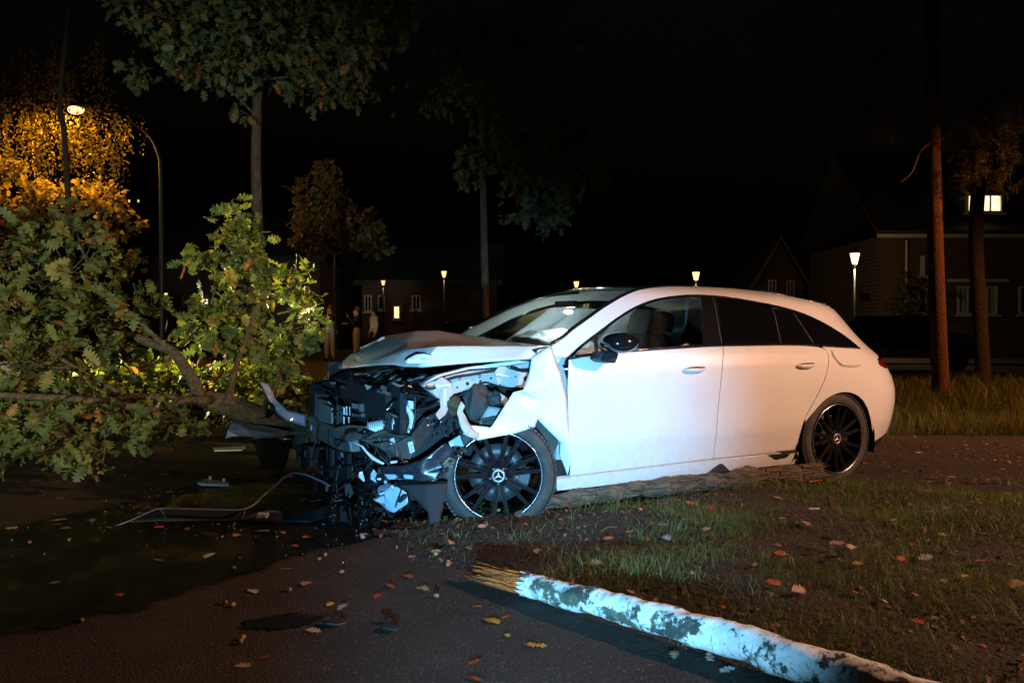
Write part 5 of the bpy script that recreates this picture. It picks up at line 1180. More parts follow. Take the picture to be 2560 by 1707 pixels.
for i, (_, o) in enumerate(sorted(TW, key=lambda t: t[0])): o['label'] = f'{TWN[i]} thin dry twig from the left lying on the grassy verge'
# ============================================================ fallen leaves and acorns
LC = {'tan': (.40, .26, .15), 'orange': (.50, .13, .02), 'yellow': (.55, .34, .03), 'pale': (.62, .55, .48), 'red': (.34, .06, .02), 'brown': (.26, .15, .09), 'green': (.30, .30, .07), 'grey': (.30, .32, .36), 'pink': (.48, .30, .24)}
LM = {}
for k_, c in LC.items(): LM[k_] = mat('fallen_leaf_'+k_, c, .7, vary=(22, tuple(a*.62 for a in c), .4, .75), bump=(40, .4, .01))
def zS(a, b): return (.4677*a, 1000+.4677*b)
def zR(a, b): return (1000+.6633*a, 1150+.6633*b)
LS = [(zS, 315,650,'pale',1.7),(zS,60,695,'tan',1.1),(zS,345,697,'brown',1),(zS,490,655,'brown',1.3),(zS,850,688,'orange',1),(zS,1000,700,'brown',1.1),(zS,1265,735,'tan',1.1),(zS,1410,712,'grey',1.1),(zS,1510,720,'orange',.7),(zS,1640,745,'orange',1),
      (zS,1120,845,'pale',1.4),(zS,845,868,'red',.8),(zS,640,1055,'orange',.8),(zS,1525,908,'green',.9),(zS,1640,985,'tan',1.5),(zS,1350,1025,'pale',1.1),(zS,1765,1095,'yellow',.8),(zS,1830,1108,'tan',1),(zS,2020,1050,'red',1.1),(zS,2085,997,'red',.9),(zS,2180,945,'red',1.1),
      (zS,2260,1012,'tan',1.3),(zS,1670,1237,'tan',1),(zS,1295,1425,'tan',.9),(zS,900,495,'tan',.9),(zS,1150,520,'pink',.8),(zS,890,400,'brown',1.1),(zS,2330,845,'tan',.9),(zS,2070,785,'red',.8),(zS,1950,750,'pink',.9),(zS,420,378,'tan',.8),(zS,300,440,'brown',1),(zS,1410,1378,'red',.7),
      (zR,190,340,'tan',1.2),(zR,515,375,'pink',1.0),(zR,290,555,'orange',.7),(zR,345,610,'yellow',1.4),(zR,405,662,'yellow',.6),(zR,510,700,'yellow',1.7),(zR,280,768,'red',1.0),(zR,280,828,'red',.9),(zR,450,262,'tan',1.5),(zR,440,300,'orange',1),(zR,820,180,'orange',1.6),(zR,788,158,'green',1.2),
      (zR,1100,205,'orange',1.6),(zR,1165,220,'red',1.4),(zR,645,205,'red',1.2),(zR,590,260,'orange',.8),(zR,785,330,'orange',1.0),(zR,1070,280,'pink',1.3),(zR,1155,312,'tan',1.1),(zR,1005,335,'grey',1.6),(zR,1420,185,'tan',1.2),(zR,1560,240,'pale',1.1),(zR,1530,290,'tan',1.2),(zR,1645,355,'pink',1.3),(zR,1700,385,'pale',1.2),
      (zR,1760,350,'pale',1.4),(zR,1625,440,'orange',1.5),(zR,1410,540,'orange',1.6),(zR,1500,570,'pink',1.7),(zR,1720,570,'orange',1.1),(zR,1890,440,'orange',1.0),(zR,735,445,'brown',1),(zR,800,422,'orange',1.1),(zR,1235,795,'pale',1.0),(zR,1820,595,'grey',.9),(zR,2275,35,'tan',1.6),(zR,2000,82,'pink',1.5),
      (zR,2080,65,'tan',1.2),(zR,1985,122,'tan',1.1),(zR,2170,232,'pink',1.4),(zR,2285,152,'orange',1),(zR,1725,468,'tan',.8),(zR,1435,410,'orange',1),(zR,1340,455,'tan',.8),(zR,2320,540,'brown',1.6),(zR,1500,345,'grey',.9),(zR,1980,420,'grey',1.2),(zR,2130,515,'tan',.8),(zR,905,250,'tan',.8),(zR,860,260,'orange',.7),
      (zR,1240,690,'tan',.7),(zR,1950,655,'red',.8),(zR,2200,440,'brown',1.2),(zR,1190,160,'tan',.8),(zR,930,185,'pink',.8)]
extra = [(RNG.uniform(-3.2, 4.6), RNG.uniform(2.8, 7.6)) for _ in range(90)]
fall = [(tuple(G(*zf(a, b))), col, s_) for zf, a, b, col, s_ in LS]+[((x, y, 0), RNG.choice(['tan', 'brown', 'brown', 'red', 'tan', 'pink', 'orange']), RNG.uniform(.6, 1.2)) for x, y in extra if abs(x/y) < .6]
fl_mesh = {}
def fallen_mesh(col, v):
    if (col, v) not in fl_mesh:
        V_, F_ = oak_leaf(4, 20+v, .8); V_ = V_*np.array([1, 1.0, 1.0]); V_ -= np.array([.5, 0, V_[:, 2].min()])
        me = np_mesh('fallen_leaf', V_, F_); me.materials.append(LM[col]); fl_mesh[(col, v)] = me
    return fl_mesh[(col, v)]
WORD = {'tan': 'tan', 'orange': 'bright orange', 'yellow': 'yellow', 'pale': 'pale whitish', 'red': 'dark red', 'brown': 'brown', 'green': 'greenish', 'grey': 'grey', 'pink': 'pinkish tan'}
ORD = ['first', 'second', 'third', 'fourth', 'fifth', 'sixth', 'seventh', 'eighth', 'ninth', 'tenth', 'eleventh', 'twelfth', 'thirteenth', 'fourteenth', 'fifteenth', 'sixteenth', 'seventeenth', 'eighteenth', 'nineteenth', 'twentieth']
SPB = np.array([p[:2] for p in SP])
def inside(B, x, y):
    c = False
    for i in range(len(B)):
        (x0, y0), (x1, y1) = B[i], B[(i+1) % len(B)]
        if (y0 > y) != (y1 > y) and x < x0+(y-y0)/(y1-y0)*(x1-x0): c = not c
    return c
def zone(x, y):
    if in_verge(x, y): return 'on the grassy verge before the car' if y < 4.7 and x < 1.2 else 'on the verge below the rear wheel' if x > 1.2 else 'on the soil by the front wheel'
    if inside(SPB, x, y): return 'lying in the wet spill'
    if x > 2.0: return 'on the path behind the car'
    if y < 4.2: return 'on the dry foreground asphalt'
    return 'on the asphalt beyond the spill'
bucket = {}
for (p, col, s_) in fall:
    x, y = p[0], p[1]; z = gz(x, y)
    if inside(SPB, x, y): z = .009
    o = bpy.data.objects.new('fallen_leaf', fallen_mesh(col, RNG.randint(0, 3))); COL.objects.link(o); k = .060*min(s_, 1.35)
    o.location = (x, y, z+.002); o.scale = (k, k, k); o.rotation_euler = (RNG.uniform(-.12, .12), RNG.uniform(-.12, .12), RNG.uniform(0, 6.28))
    if in_verge(x, y) and y < 5.0: o.location.z += .02; o.rotation_euler[0] += RNG.uniform(-.5, .5)
    bucket.setdefault((WORD[col], zone(x, y)), []).append((x/y, o))
for (cw, zn), L in bucket.items():
    L.sort(key=lambda t: t[0])
    for i, (_, o) in enumerate(L):
        tag(o, (f'{cw} fallen oak leaf {zn}' if len(L) == 1 else f'{ORD[min(i, 19)]} {cw} fallen oak leaf from the left {zn}'), 'leaf', 'fallen oak leaves')
acorn = mat('acorn', (.20, .11, .05), .5, coat=.3); acorn_y = mat('acorn_yellow', (.30, .18, .05), .5, coat=.3)
AC = [(zS,1250,908),(zS,1205,1095),(zS,1247,1107),(zS,1300,1283),(zS,1288,1305),(zS,435,1190),(zS,1740,837),(zS,1705,860),(zS,1825,930),(zR,135,520),(zS,160,770),(zS,2335,1058),(zR,1098,487),(zS,370,757),(zS,1550,1025),(zR,135,370),(zR,300,245),(zR,372,240)]
al = sorted([tuple(G(*zf(a, b))) for zf, a, b in AC], key=lambda p: p[0]/p[1])
for i, p in enumerate(al):
    o = MB().ball((0, 0, 0), (.0125, .009, .009), 14, 10, lambda q: Vector((q.x*(1.15 if q.x > 0 else .9), q.y, q.z))).build('acorn', acorn_y if i % 3 == 1 else acorn, None, True)
    o.location = (p[0], p[1], gz(p[0], p[1])+.013); o.rotation_euler = (0, 0, RNG.uniform(0, 6))
    tag(o, f'{ORD[i]} small acorn counted from the left along the foreground ground', 'acorn', 'acorns on the ground')

# ============================================================ car debris on the road
tray = empty('torn_undertray', tuple(zG(1250, 655))); T0 = np.array(tray.location); tag(tray, 'long black torn undertray with white sticker lying in the spill', 'car part')
tb = [zG(*p) for p in ((680,662),(760,660),(900,658),(1100,656),(1300,656),(1500,664),(1650,664),(1745,640))]
tt_ = [(700,648),(785,610),(860,578),(1090,584),(1310,583),(1450,585),(1580,615),(1740,560)]
TT = [D(*zS(*p), tb[i][1]+.06) for i, p in enumerate(tt_)]
V = [p-T0+np.array([0, 0, .012]) for p in tb]+[p-T0 for p in TT]; n = len(tb)
o = sheet('panel', V, [(i, i+1, n+i+1, n+i) for i in range(n-1)], M['black_plastic'], 3, 1, .006, 9, .012, tray, off=0)
for f in (.33, .62):
    i = int(f*(n-1)); MB().tube([V[i]+np.array([0, -.008, 0]), V[n+i]+np.array([0, -.008, 0])], .006, 6).build('rib', M['grey_plastic'], tray)
MB().tube(spline([D(*zS(*p), d_)-T0 for p, d_ in (((1300,640),4.74),((1400,600),4.76),((1500,600),4.78),((1600,650),4.78),((1700,650),4.8))], 6), .007, 6).build('moulded_bead', M['grey_plastic'], tray, True)
lq = [D(*zS(*p), 4.72)-T0 for p in ((1372,628),(1432,628),(1440,600),(1380,600))]
lb = MB().plate(lq, (0, -.002, 0)).build('sticker', M['label'], tray)
for k in range(9):
    a = lq[0]+(lq[1]-lq[0])*(.06+.1*k)+np.array([0, -.004, 0]); up_ = (lq[3]-lq[0])*.8; w_ = (lq[1]-lq[0])*(.02+.025*(k % 2)); MB().plate([a+up_*.12, a+w_+up_*.12, a+w_+up_, a+up_], (0, -.0008, 0)).build('bar_print', M['ink'], lb)
lip = [((500,692),4.66),((600,675),4.68),((690,645),4.70),((790,600),4.72),((870,578),4.74),((1090,583),4.74),((1310,580),4.74),((1420,500),4.85),((1540,400),4.98),((1620,396),5.05),((1700,425),5.1),((1765,458),5.15)]
LPp = spline([D(*zS(*p), d_) for p, d_ in lip], 8)
b0 = LPp[0]; strip_o = MB().tube(LPp, .011, 8, True, .45).build('trim_strip', mat('trim_metal', (.26,.26,.34), .4, .4, vary=(4, (.05,.05,.20), .45, .7)), None, True)
tag(strip_o, 'long thin violet grey trim strip arching up beside the undertray', 'car part')
lump('red_clip', D(*zS(1550,406), 4.97), (.018, .01, .008), mat('red_clip', (.5,.03,.02), .4), .2, 3, strip_o, 2, 8)
# bumper cover piece and grille in front of the branch
def dpoly(name, zf, uv, dp, m, th, label, cat='car part', sub=True):
    P = [D(*zf(*p), d_) for p, d_ in zip(uv, dp if isinstance(dp, (list, tuple)) else [dp]*len(uv))]
    o = MB().plate(P, th).build(name, m, None, bevel=.004); return tag(o, label, cat)
bc = dpoly('torn_bumper_cover', zC, [(120,302),(150,190),(205,88),(330,120),(400,162),(590,192),(760,230),(920,270),(860,280),(600,285),(520,300),(480,270),(300,262),(200,270)], [6.2,6.2,6.25,6.2,6.15,6.1,6.0,5.95,5.9,6.0,6.1,6.15,6.2,6.2], mat('cover_paint', (.10,.14,.26), .35, coat=.4, vary=(9, (.16,.20,.32), .4, .7)), (0, .12, .02), 'dark blue torn bumper cover lying below the branch')
gp = D(*zC(700, 400), 6.05); gr = empty('broken_grille', (gp[0], gp[1], 0)); tag(gr, 'black slatted broken grille lying under the bumper cover', 'car part')
for i in range(17):
    A = D(*zC(470+8*i, 300+24*i), 6.1-.02*i)-np.array(gr.location); B = D(*zC(980-6*i, 330+22*i), 5.95-.02*i)-np.array(gr.location)
    MB().plate([A, B, B+np.array([0, .05, .012]), A+np.array([0, .05, .012])], (0, 0, -.008)).build('slat', M['black_gloss'], gr)
ws_ = [G(*p) for p in ((534,1127),(612,1123),(616,1128),(606,1132),(536,1134))]
tag(MB().plate([p+np.array([0, 0, .02]) for p in ws_], (0, 0, .012)).build('plastic_strip', mat('pale_plastic', (.45,.48,.50), .4), None, bevel=.003), 'pale straight plastic strip lying on the asphalt below the branch', 'car part')
cb = [G(*p) for p in ((493,1212),(515,1204),(572,1213),(573,1219),(500,1216))]
clip = MB().plate([p+np.array([0, 0, .006]) for p in cb], (0, 0, .02)).build('plastic_clip', mat('blue_grey_plastic', (.16,.24,.40), .35), None, bevel=.003)
tag(clip, 'blue grey plastic clip lying alone on the asphalt above the undertray', 'car part')
for t in (.2, .8):
    p = cb[1]+(cb[2]-cb[1])*t; MB().box(p+np.array([0, 0, .035]), (.02, .012, .024)).build('lug', clip.data.materials[0], clip)
gm = glass_mat('glass_crumb', (.8, .9, .9)); gm2 = M['chrome']
gl = MB()
for i in range(420):
    x, y = RNG.gauss(-1.35, .55), RNG.gauss(5.1, .45); s_ = RNG.uniform(.002, .006); gl.box((x, y, .010), (s_, s_*.8, s_*.6), (RNG.uniform(0, 3), RNG.uniform(0, 3), RNG.uniform(0, 3)))
tag(gl.build('glass_crumbs', mat('glass_crumbs', (.5,.52,.53), .1, 0, .8), None), 'sparkling glass crumbs scattered on the wet asphalt', 'glass', kind='stuff')
for i, (a, b, s_, lb_) in enumerate(((2065,1195,.03,'small black plastic fragment on the dry foreground asphalt'),(2080,1235,.04,'flat dark scrap beside the foreground fragment'),(1780,1210,.05,'thin dark scrap right of the small wet stain'),(1450,315,.09,'curved dark bumper scrap between grille and undertray'))):
    p = zG(a, b); n = 5; pts = [p+s_*np.array([math.cos(k*1.257+.3*i), .7*math.sin(k*1.257), .1*(k % 2)])*(.7+.5*((k*7+i) % 3)/2) for k in range(n)]
    tag(MB().plate([q+np.array([0, 0, .012]) for q in pts], (0, 0, .006)).build('plastic_scrap', M['black_plastic'], None, bevel=.002), lb_, 'car part')
# ============================================================ lamps
def glow(name, col, st): return mat(name, col, .4, emit=(col, st))
M['post'] = mat('painted_post', (.022, .018, .015), .5, .3)
M['dark_post'] = mat('dark_post', (.02, .022, .02), .5, .3)
# tall arched street lamp
pb = D(403, 934, 20.0); sl_ = empty('street_lamp', (pb[0], pb[1], 0)); S0 = np.array(sl_.location); tag(sl_, 'tall arched street lamp glowing orange at the upper left', 'street lamp')
arc = [np.array((pb[0], pb[1], 0))]+[D(*p, 20) for p in ((404,800),(404,600),(402,430),(396,385),(372,338),(320,300),(260,280),(212,274))]
MB().tube([p-S0 for p in spline(arc, 6)], lambda t: .062-.030*t, 10).build('pole', M['post'], sl_, True)
hd = D(190, 275, 20)-S0
MB().ball(hd+np.array([.08, 0, .08]), (.30, .10, .05), 18, 10).build('lamp_head', M['dark_post'], sl_, True)
MB().ball(hd, (.20, .12, .11), 16, 10).build('lamp_lens', glow('sodium_lens', (1, .52, .17), 3.6), sl_, True)
# matching lamp to the right, outside the picture
rl = empty('street_lamp', (9.1, 1.8, 0)); tag(rl, 'street lamp standing on the verge to the right of the picture', 'street lamp')
MB().tube(spline([(0, 0, 0), (0, 0, 2.4), (0, 0, 4.2), (-.1, 0, 4.7), (-.45, 0, 4.94), (-.62, 0, 4.94)], 6), lambda t: .06-.03*t, 10).build('pole', M['post'], rl, True)
MB().ball((-.72, 0, 4.93), (.26, .12, .07), 16, 8).build('lamp_head', M['dark_post'], rl, True)
vl = empty('street_lamp', (11.3, 9.6, 0)); tag(vl, 'street lamp standing beyond the pine, outside the right picture edge', 'street lamp')
MB().tube(spline([(0, 0, 0), (0, 0, 2.4), (0, 0, 4.2), (-.1, 0, 4.7), (-.45, 0, 4.94), (-.6, 0, 4.94)], 6), lambda t: .06-.03*t, 10).build('pole', M['post'], vl, True)
MB().ball((-.70, 0, 4.93), (.26, .12, .07), 16, 8).build('lamp_head', M['dark_post'], vl, True)
def lantern(px, py, dp, k, st, col, label, energy=0, post=True):
    c = D(px, py, dp); r = empty('lantern', (c[0], c[1], 0)); tag(r, label, 'lantern', 'lit lanterns along the street'); z = c[2]
    M4 = Matrix.Translation((0, 0, z))
    MB().lathe([(.0, -.19*k), (.085*k, -.19*k), (.17*k, .17*k), (.0, .17*k)], 6, M4).build('glass_panes', glow('lantern_glow', col, st*.11), r)
    MB().lathe([(.20*k, .17*k), (.20*k, .19*k), (.07*k, .30*k), (.03*k, .36*k), (0, .38*k)], 6, M4).build('cap', M['dark_post'], r)
    if post: MB().tube([(0, 0, 0), (0, 0, .5), (0, 0, z-.21*k)], [.07, .04, .035], 8).build('post', M['dark_post'], r, True)
    if energy: lamp_light('POINT', 'lantern_light', (0, 0, z-.35*k), energy*.08, col, .1, parent=r)
    return r
YL = (1, .66, .24)
lantern(2137, 646, 28, 1.0, 26, (1, .70, .32), 'large bright lantern above the rear of the car', 2600)
lantern(1740, 690, 38, 1.0, 30, (1, .66, .20), 'yellow lantern right above the roof of the car', 500)
lantern(1441, 711, 46, .9, 16, YL, 'small lantern above the windscreen top edge', 200)
lantern(1110, 685, 37, .75, 12, YL, 'lantern left of the dark slender oak trunk', 200)
lantern(1163, 729, 50, .8, 12, YL, 'low small lantern close to the dark oak trunk', 250)
lantern(958, 707, 44, .7, 10, YL, 'small lantern above the bystanders', 160)
lantern(2112, 719, 45, .7, 14, (.85, .95, 1), 'tiny white lantern under the large bright lantern', 60)
lantern(1832, 703, 48, .45, 10, YL, 'tiny light point above the rear roof of the car', 0)
lantern(415, 737, 40, .5, 12, YL, 'tiny light point at the foot of the arched street lamp', 0)
for i, (px, lab) in enumerate(((323, 'left of two tiny lights beside the lamp post'), (346, 'right of two tiny lights beside the lamp post'))): lantern(px, 503, 60, .45, 12, YL, lab, 0, True)

# ============================================================ houses
def brick_mat(name, c1, c2):
    m = mat(name, c1, .9); t = m.node_tree; b = t.nodes['Principled BSDF']; k = t.nodes.new('ShaderNodeTexBrick'); k.inputs['Scale'].default_value = 1.0
    k.inputs['Color1'].default_value = (*c1, 1); k.inputs['Color2'].default_value = (*c2, 1); k.inputs['Mortar'].default_value = (.12, .10, .09, 1)
    k.inputs['Brick Width'].default_value = .22; k.inputs['Row Height'].default_value = .075; k.inputs['Mortar Size'].default_value = .008
    tc = t.nodes.new('ShaderNodeTexCoord'); mp = t.nodes.new('ShaderNodeMapping'); mp.inputs['Rotation'].default_value = (R(90), 0, 0)
    t.links.new(tc.outputs['Object'], mp.inputs[0]); t.links.new(mp.outputs[0], k.inputs['Vector']); t.links.new(k.outputs['Color'], b.inputs['Base Color']); return m
M['brick'] = brick_mat('dark_brick', (.07, .028, .022), (.09, .038, .028))
M['roof_tile'] = mat('roof_tiles', (.035, .030, .030), .7, bump=(12, .6, .05))
M['white_wood'] = mat('white_joinery', (.48, .45, .40), .5)
M['dull_wood'] = mat('dull_joinery', (.10, .09, .08), .6)
M['pane'] = mat('dark_pane', (.012, .012, .014), .05, 0, .6)
M['curtain'] = mat('net_curtain', (.35, .32, .28), .8)
def win(root, W0, x0, x1, z0, z1, y, lit=None, bars=1, curtain=False):
    """window in a wall facing the camera, coordinates relative to the root"""
    f = MB(); t = .07
    for (a, b, c, d_) in ((x0, x1, z0, z0+t), (x0, x1, z1-t, z1), (x0, x0+t, z0+t, z1-t), (x1-t, x1, z0+t, z1-t)): f.box(((a+b)/2, y-.04, (c+d_)/2), (b-a, .10, d_-c))
    for k in range(bars): xx = x0+(x1-x0)*(k+1)/(bars+1); f.box((xx, y-.035, (z0+z1)/2), (.06, .08, z1-z0-2*t))
    w_ = f.build('window', M['white_wood'], root)
    w2 = x1-x0-2*t
    MB().box(((x0+x1)/2, y-.006, (z0+z1)/2), (w2, .012, z1-z0-2*t)).build('pane', lit or M['pane'], w_)
    if curtain:
        for sx in (x0+t+.12, x1-t-.12): MB().box((sx, y-.018, (z0+z1)/2), (.24, .01, z1-z0-2*t)).build('curtain', M['curtain'], w_)
    MB().box(((x0+x1)/2, y-.10, z0-.05), (x1-x0+.2, .16, .07)).build('sill', M['white_wood'], w_)
    return w_
LIT = glow('lit_window', (1, .74, .36), 1.6); LITB = glow('lit_window_bright', (1, .74, .36), 2.2); LITC = glow('cool_window', (.75, .92, 1), 3); LITD = glow('dim_window', (1, .72, .35), 1.0)
def house(name, dp, px0, px1, eave, ridge, label, depth=8, m='brick', gable=False):
    a = D(px0, 880, dp); b = D(px1, 880, dp); r = empty(name, (a[0], dp, 0)); tag(r, label, 'house'); w_ = b[0]-a[0]
    MB().box((w_/2, depth/2, eave/2), (w_, depth, eave)).build('wall', M[m], r)
    if gable:
        MB().plate([(0, 0, eave+.003), (w_, 0, eave+.003), (w_/2, 0, ridge)], (0, depth, 0)).build('gable', M[m], r)
        for sx in (-1, 1):
            e = np.array((w_/2+sx*(w_/2+.3), -.25, eave-.3)); t = np.array((w_/2, -.25, ridge+.12))
            MB().plate([e, t, t+np.array([0, depth+.5, 0]), e+np.array([0, depth+.5, 0])], (0, 0, .12)).build('roof', M['roof_tile'], r)
            MB().plate([e+np.array([0, -.03, -.08]), t+np.array([0, -.03, -.08]), t+np.array([0, -.03, .13]), e+np.array([0, -.03, .13])], (0, .03, 0)).build('barge_board', M['dull_wood'], r)
    else:
        MB().plate([(-.4, -.4, eave), (w_+.4, -.4, eave), (w_+.4, depth/2, ridge), (-.4, depth/2, ridge)], (0, 0, .15)).build('roof', M['roof_tile'], r)
        MB().plate([(-.4, depth+.4, eave), (w_+.4, depth+.4, eave), (w_+.4, depth/2+.01, ridge), (-.4, depth/2+.01, ridge)], (0, 0, .15)).build('roof', M['roof_tile'], r)
        MB().box((w_/2, -.42, eave-.06), (w_+.8, .12, .13)).build('gutter', M['roof_tile'] if dp > 35 else M['white_wood'], r)
    return r
def wp(r, dp, px0, py0, px1, py1, **k):
    a = D(px0, py1, dp); b = D(px1, py0, dp); L = np.array(r.location); return win(r, L, a[0]-L[0], b[0]-L[0], a[2], b[2], 0, **k)
h1 = house('brick_house', 32, 2205, 3000, 4.7, 8.6, 'dark brick house with white window frames at the right edge')
wp(h1, 32, 2392, 716, 2492, 786, bars=3, curtain=True); wp(h1, 32, 2292, 722, 2316, 784, bars=0); wp(h1, 32, 2545, 716, 2640, 786, bars=3)
wp(h1, 32, 2300, 640, 2310, 690, bars=0)
L0 = np.array(h1.location)
a = D(2368, 706, 32); b = D(2520, 697, 32); MB().box(((a[0]+b[0])/2-L0[0], -.06, (a[2]+b[2])/2), (b[0]-a[0], .12, .12)).build('lintel', M['white_wood'], h1)
a = D(2262, 700, 32); MB().tube([(a[0]-L0[0], -.12, .1), (a[0]-L0[0], -.12, 4.5)], .05, 8).build('drain_pipe', M['white_wood'], h1)
dm = D(2476, 509, 32)
MB().box((dm[0]-L0[0], 1.6, 6.0), (1.75, 2.6, 1.5)).build('dormer', M['roof_tile'], h1)
w_ = win(h1, L0, dm[0]-L0[0]-.80, dm[0]-L0[0]+.60, 5.62, 6.34, .28, lit=LITB, bars=2)
a = D(2362, 528, 32); MB().plate([(D(2352,545,32)[0]-L0[0], .38, 5.45), (D(2360,518,32)[0]-L0[0], .68, 5.75), (D(2376,515,32)[0]-L0[0], .70, 5.78), (D(2366,540,32)[0]-L0[0], .43, 5.5)], (0, -.03, .03)).build('skylight', LITC, h1)
hw = D(2272, 750, 32); bsh = empty('lit_bush', (hw[0]-.6, 31, 0)); tag(bsh, 'small bush lit green beside the brick house', 'shrub')
r_ = np.random.default_rng(77); tp = r_.normal(size=(120, 3))*np.array([.25, .25, .5])+np.array([0, 0, 2.0]); po, Rr, s_ = rosettes(tp, np.tile([0, 0, 1.4], (120, 1)), r_, 5, .15); cloud('foliage', LEAVES[0], po, Rr, s_, M['shrub_leaf'], bsh); MB().tube([(0,0,0),(0,0,1),(0,0,2)], .03, 6).build('stem', M['oak_bark'], bsh)
h2 = house('gabled_house', 40, 1885, 2010, 3.2, 5.3, 'gabled house with pale barge boards behind the car roof', 9, gable=True)
wp(h2, 40, 1920, 700, 1940, 745, bars=1); wp(h2, 40, 1965, 700, 1985, 745, bars=1)
h3 = house('lit_house', 48, 2020, 2190, 3.4, 6.0, 'far house with warm lit windows behind the rear of the car')
for x0, y0, x1, y1, l in ((2076,748,2084,772,LIT),(2088,760,2108,776,LITD),(2066,703,2085,709,LITD),(2125,735,2140,770,LITD)): wp(h3, 48, x0, y0, x1, y1, lit=l, bars=0)
h4 = house('long_house', 46, 905, 1240, 3.6, 6.2, 'long brick house behind the bystanders with one lit window')
wp(h4, 46, 983, 764, 1001, 798, lit=LIT, bars=0); wp(h4, 46, 903+8, 738, 930, 779, bars=1); wp(h4, 46, 945, 738, 962, 775, bars=0); wp(h4, 46, 1030, 738, 1052, 775, bars=1)
h5 = house('lit_building', 42, 380, 800, 4.6, 7.4, 'wide building with several bright windows behind the fallen branch', 9)
for x0, y0, x1, y1, l in ((413,757,428,768,LIT),(455,742,461,765,LIT),(471,749,478,775,LITB),(499,745,524,784,LITB),(664,736,676,774,LITB),(724,742,742,770,LITB),(744,742,778,806,LITB),(560,745,580,775,LITD)): wp(h5, 42, x0, y0, x1, y1, lit=l, bars=0)
lamp_light('POINT', 'doorway_light', (float(D(758,790,40)[0]), 40.0, 1.4), 12, (1, .82, .5), .3)

# ============================================================ parked cars far away, sign post
def far_car(loc, rz, label, m):
    r = empty('parked_car', loc, rz); tag(r, label, 'car', 'parked cars in the dark')
    prof = [(-2.1,.35),(-2.15,.7),(-2.0,.92),(-1.5,1.0),(-.9,1.42),(.5,1.45),(1.2,1.02),(1.95,.88),(2.15,.65),(2.12,.35)]
    V = []; ys = [(-.86, 0), (-.88, 1), (.88, 1), (.86, 0)]
    b = MB(); k = len(prof)
    for (x, z) in prof: 
        w_ = .86 if z < 1.01 else .62
        V += [(x, -w_, z), (x, w_, z)]
    b.add(V, [(2*i, 2*i+1, 2*i+3, 2*i+2) for i in range(k-1)]+[tuple(2*i for i in range(k)), tuple(2*i+1 for i in range(k-1, -1, -1)), (0, 2*k-2, 2*k-1, 1)])
    b.build('body', m, r, bevel=.06)
    for s_ in (-1, 1):
        MB().plate([(-1.35,s_*.83,1.02),(-.85,s_*.66,1.36),(.45,s_*.66,1.38),(1.05,s_*.83,1.04)], (0, s_*.02, 0)).build('side_window', M['pane'], r)
        for x in (-1.35, 1.35): MB().lathe([(0,.1),(.2,.1),(.31,.08),(.32,0),(.31,-.1),(0,-.1)], 20, Matrix.Translation((x, s_*.80, .32))@Matrix.Rotation(R(90), 4, 'X')).build('wheel', M['rubber'], r, True)
        MB().box((-2.12, s_*.62, .80), (.06, .34, .12)).build('tail_lamp', M['tail'], r); MB().box((2.08, s_*.62, .72), (.10, .34, .12)).build('headlamp', M['chrome'], r)
    return r
far_car(tuple(D(1165, 862, 38)*np.array([1, 1, 0])), R(8), 'dark parked car far behind the bonnet', mat('dark_car_paint', (.012,.012,.014), .2, coat=.6))
far_car(tuple(D(2230, 905, 22)*np.array([1, 1, 0])), R(-18), 'dark parked car hidden in shade behind the tail of the wreck', mat('dark_red_paint', (.012,.004,.004), .25, coat=.5))
pc = D(40, 1000, 12.5)
police = far_car((-9.3, 11.7, 0), R(-21), 'white parked car with lit headlamps hidden behind the leafy branch', mat('van_paint', (.55,.56,.58), .3, coat=.5))
for s_ in (-1, 1): lamp_light('SPOT', 'headlamp_beam', (2.2, s_*.62, .80), 5200, (1, .88, .40), .06, target=(8, s_*.3, 1.75), spot=46, blend=.8, parent=police)
sp = D(2150, 880, 25); so = empty('sign_post', (sp[0], sp[1], 0)); tag(so, 'thin sign post with small red and white plate behind the tailgate', 'sign')
MB().tube([(0, 0, 0), (0, 0, 2.4)], .022, 8).build('pole', M['alloy'], so, True)
MB().box((.12, -.03, 2.05), (.34, .02, .22)).build('red_plate', mat('sign_red', (.35,.03,.02), .4), so); MB().box((-.02, -.03, 1.86), (.20, .02, .10)).build('white_plate', M['label'], so)

# ============================================================ three bystanders
def skin_mesh(name, J, E, m, parent, sub=1, root=0):
    me = bpy.data.meshes.new(name); me.from_pydata([j[0] for j in J], E, []); o = link(name, me, m, parent, False)
    mod = o.modifiers.new('skin', 'SKIN'); 
    if not me.skin_vertices:
        bm = bmesh.new(); bm.from_mesh(me); bm.verts.layers.skin.verify(); bm.to_mesh(me); bm.free()
    for i, j in enumerate(J):
        r_ = j[1]; me.skin_vertices[0].data[i].radius = (r_, r_) if not isinstance(r_, tuple) else r_
    me.skin_vertices[0].data[root].use_root = True; mod.use_smooth_shade = True
    if sub: s_ = o.modifiers.new('sub', 'SUBSURF'); s_.levels = sub; s_.render_levels = sub
    return o
SKIN = mat('skin', (.45, .27, .20), .6); DARKC = mat('dark_cloth', (.012, .012, .014), .85); LIGHTC = mat('light_trousers', (.26, .23, .20), .85); SHIRT = mat('pale_shirt', (.55, .50, .48), .85); HAIR = mat('dark_hair', (.02, .014, .01), .7); HAIR2 = mat('brown_hair', (.10,.05,.03), .7)
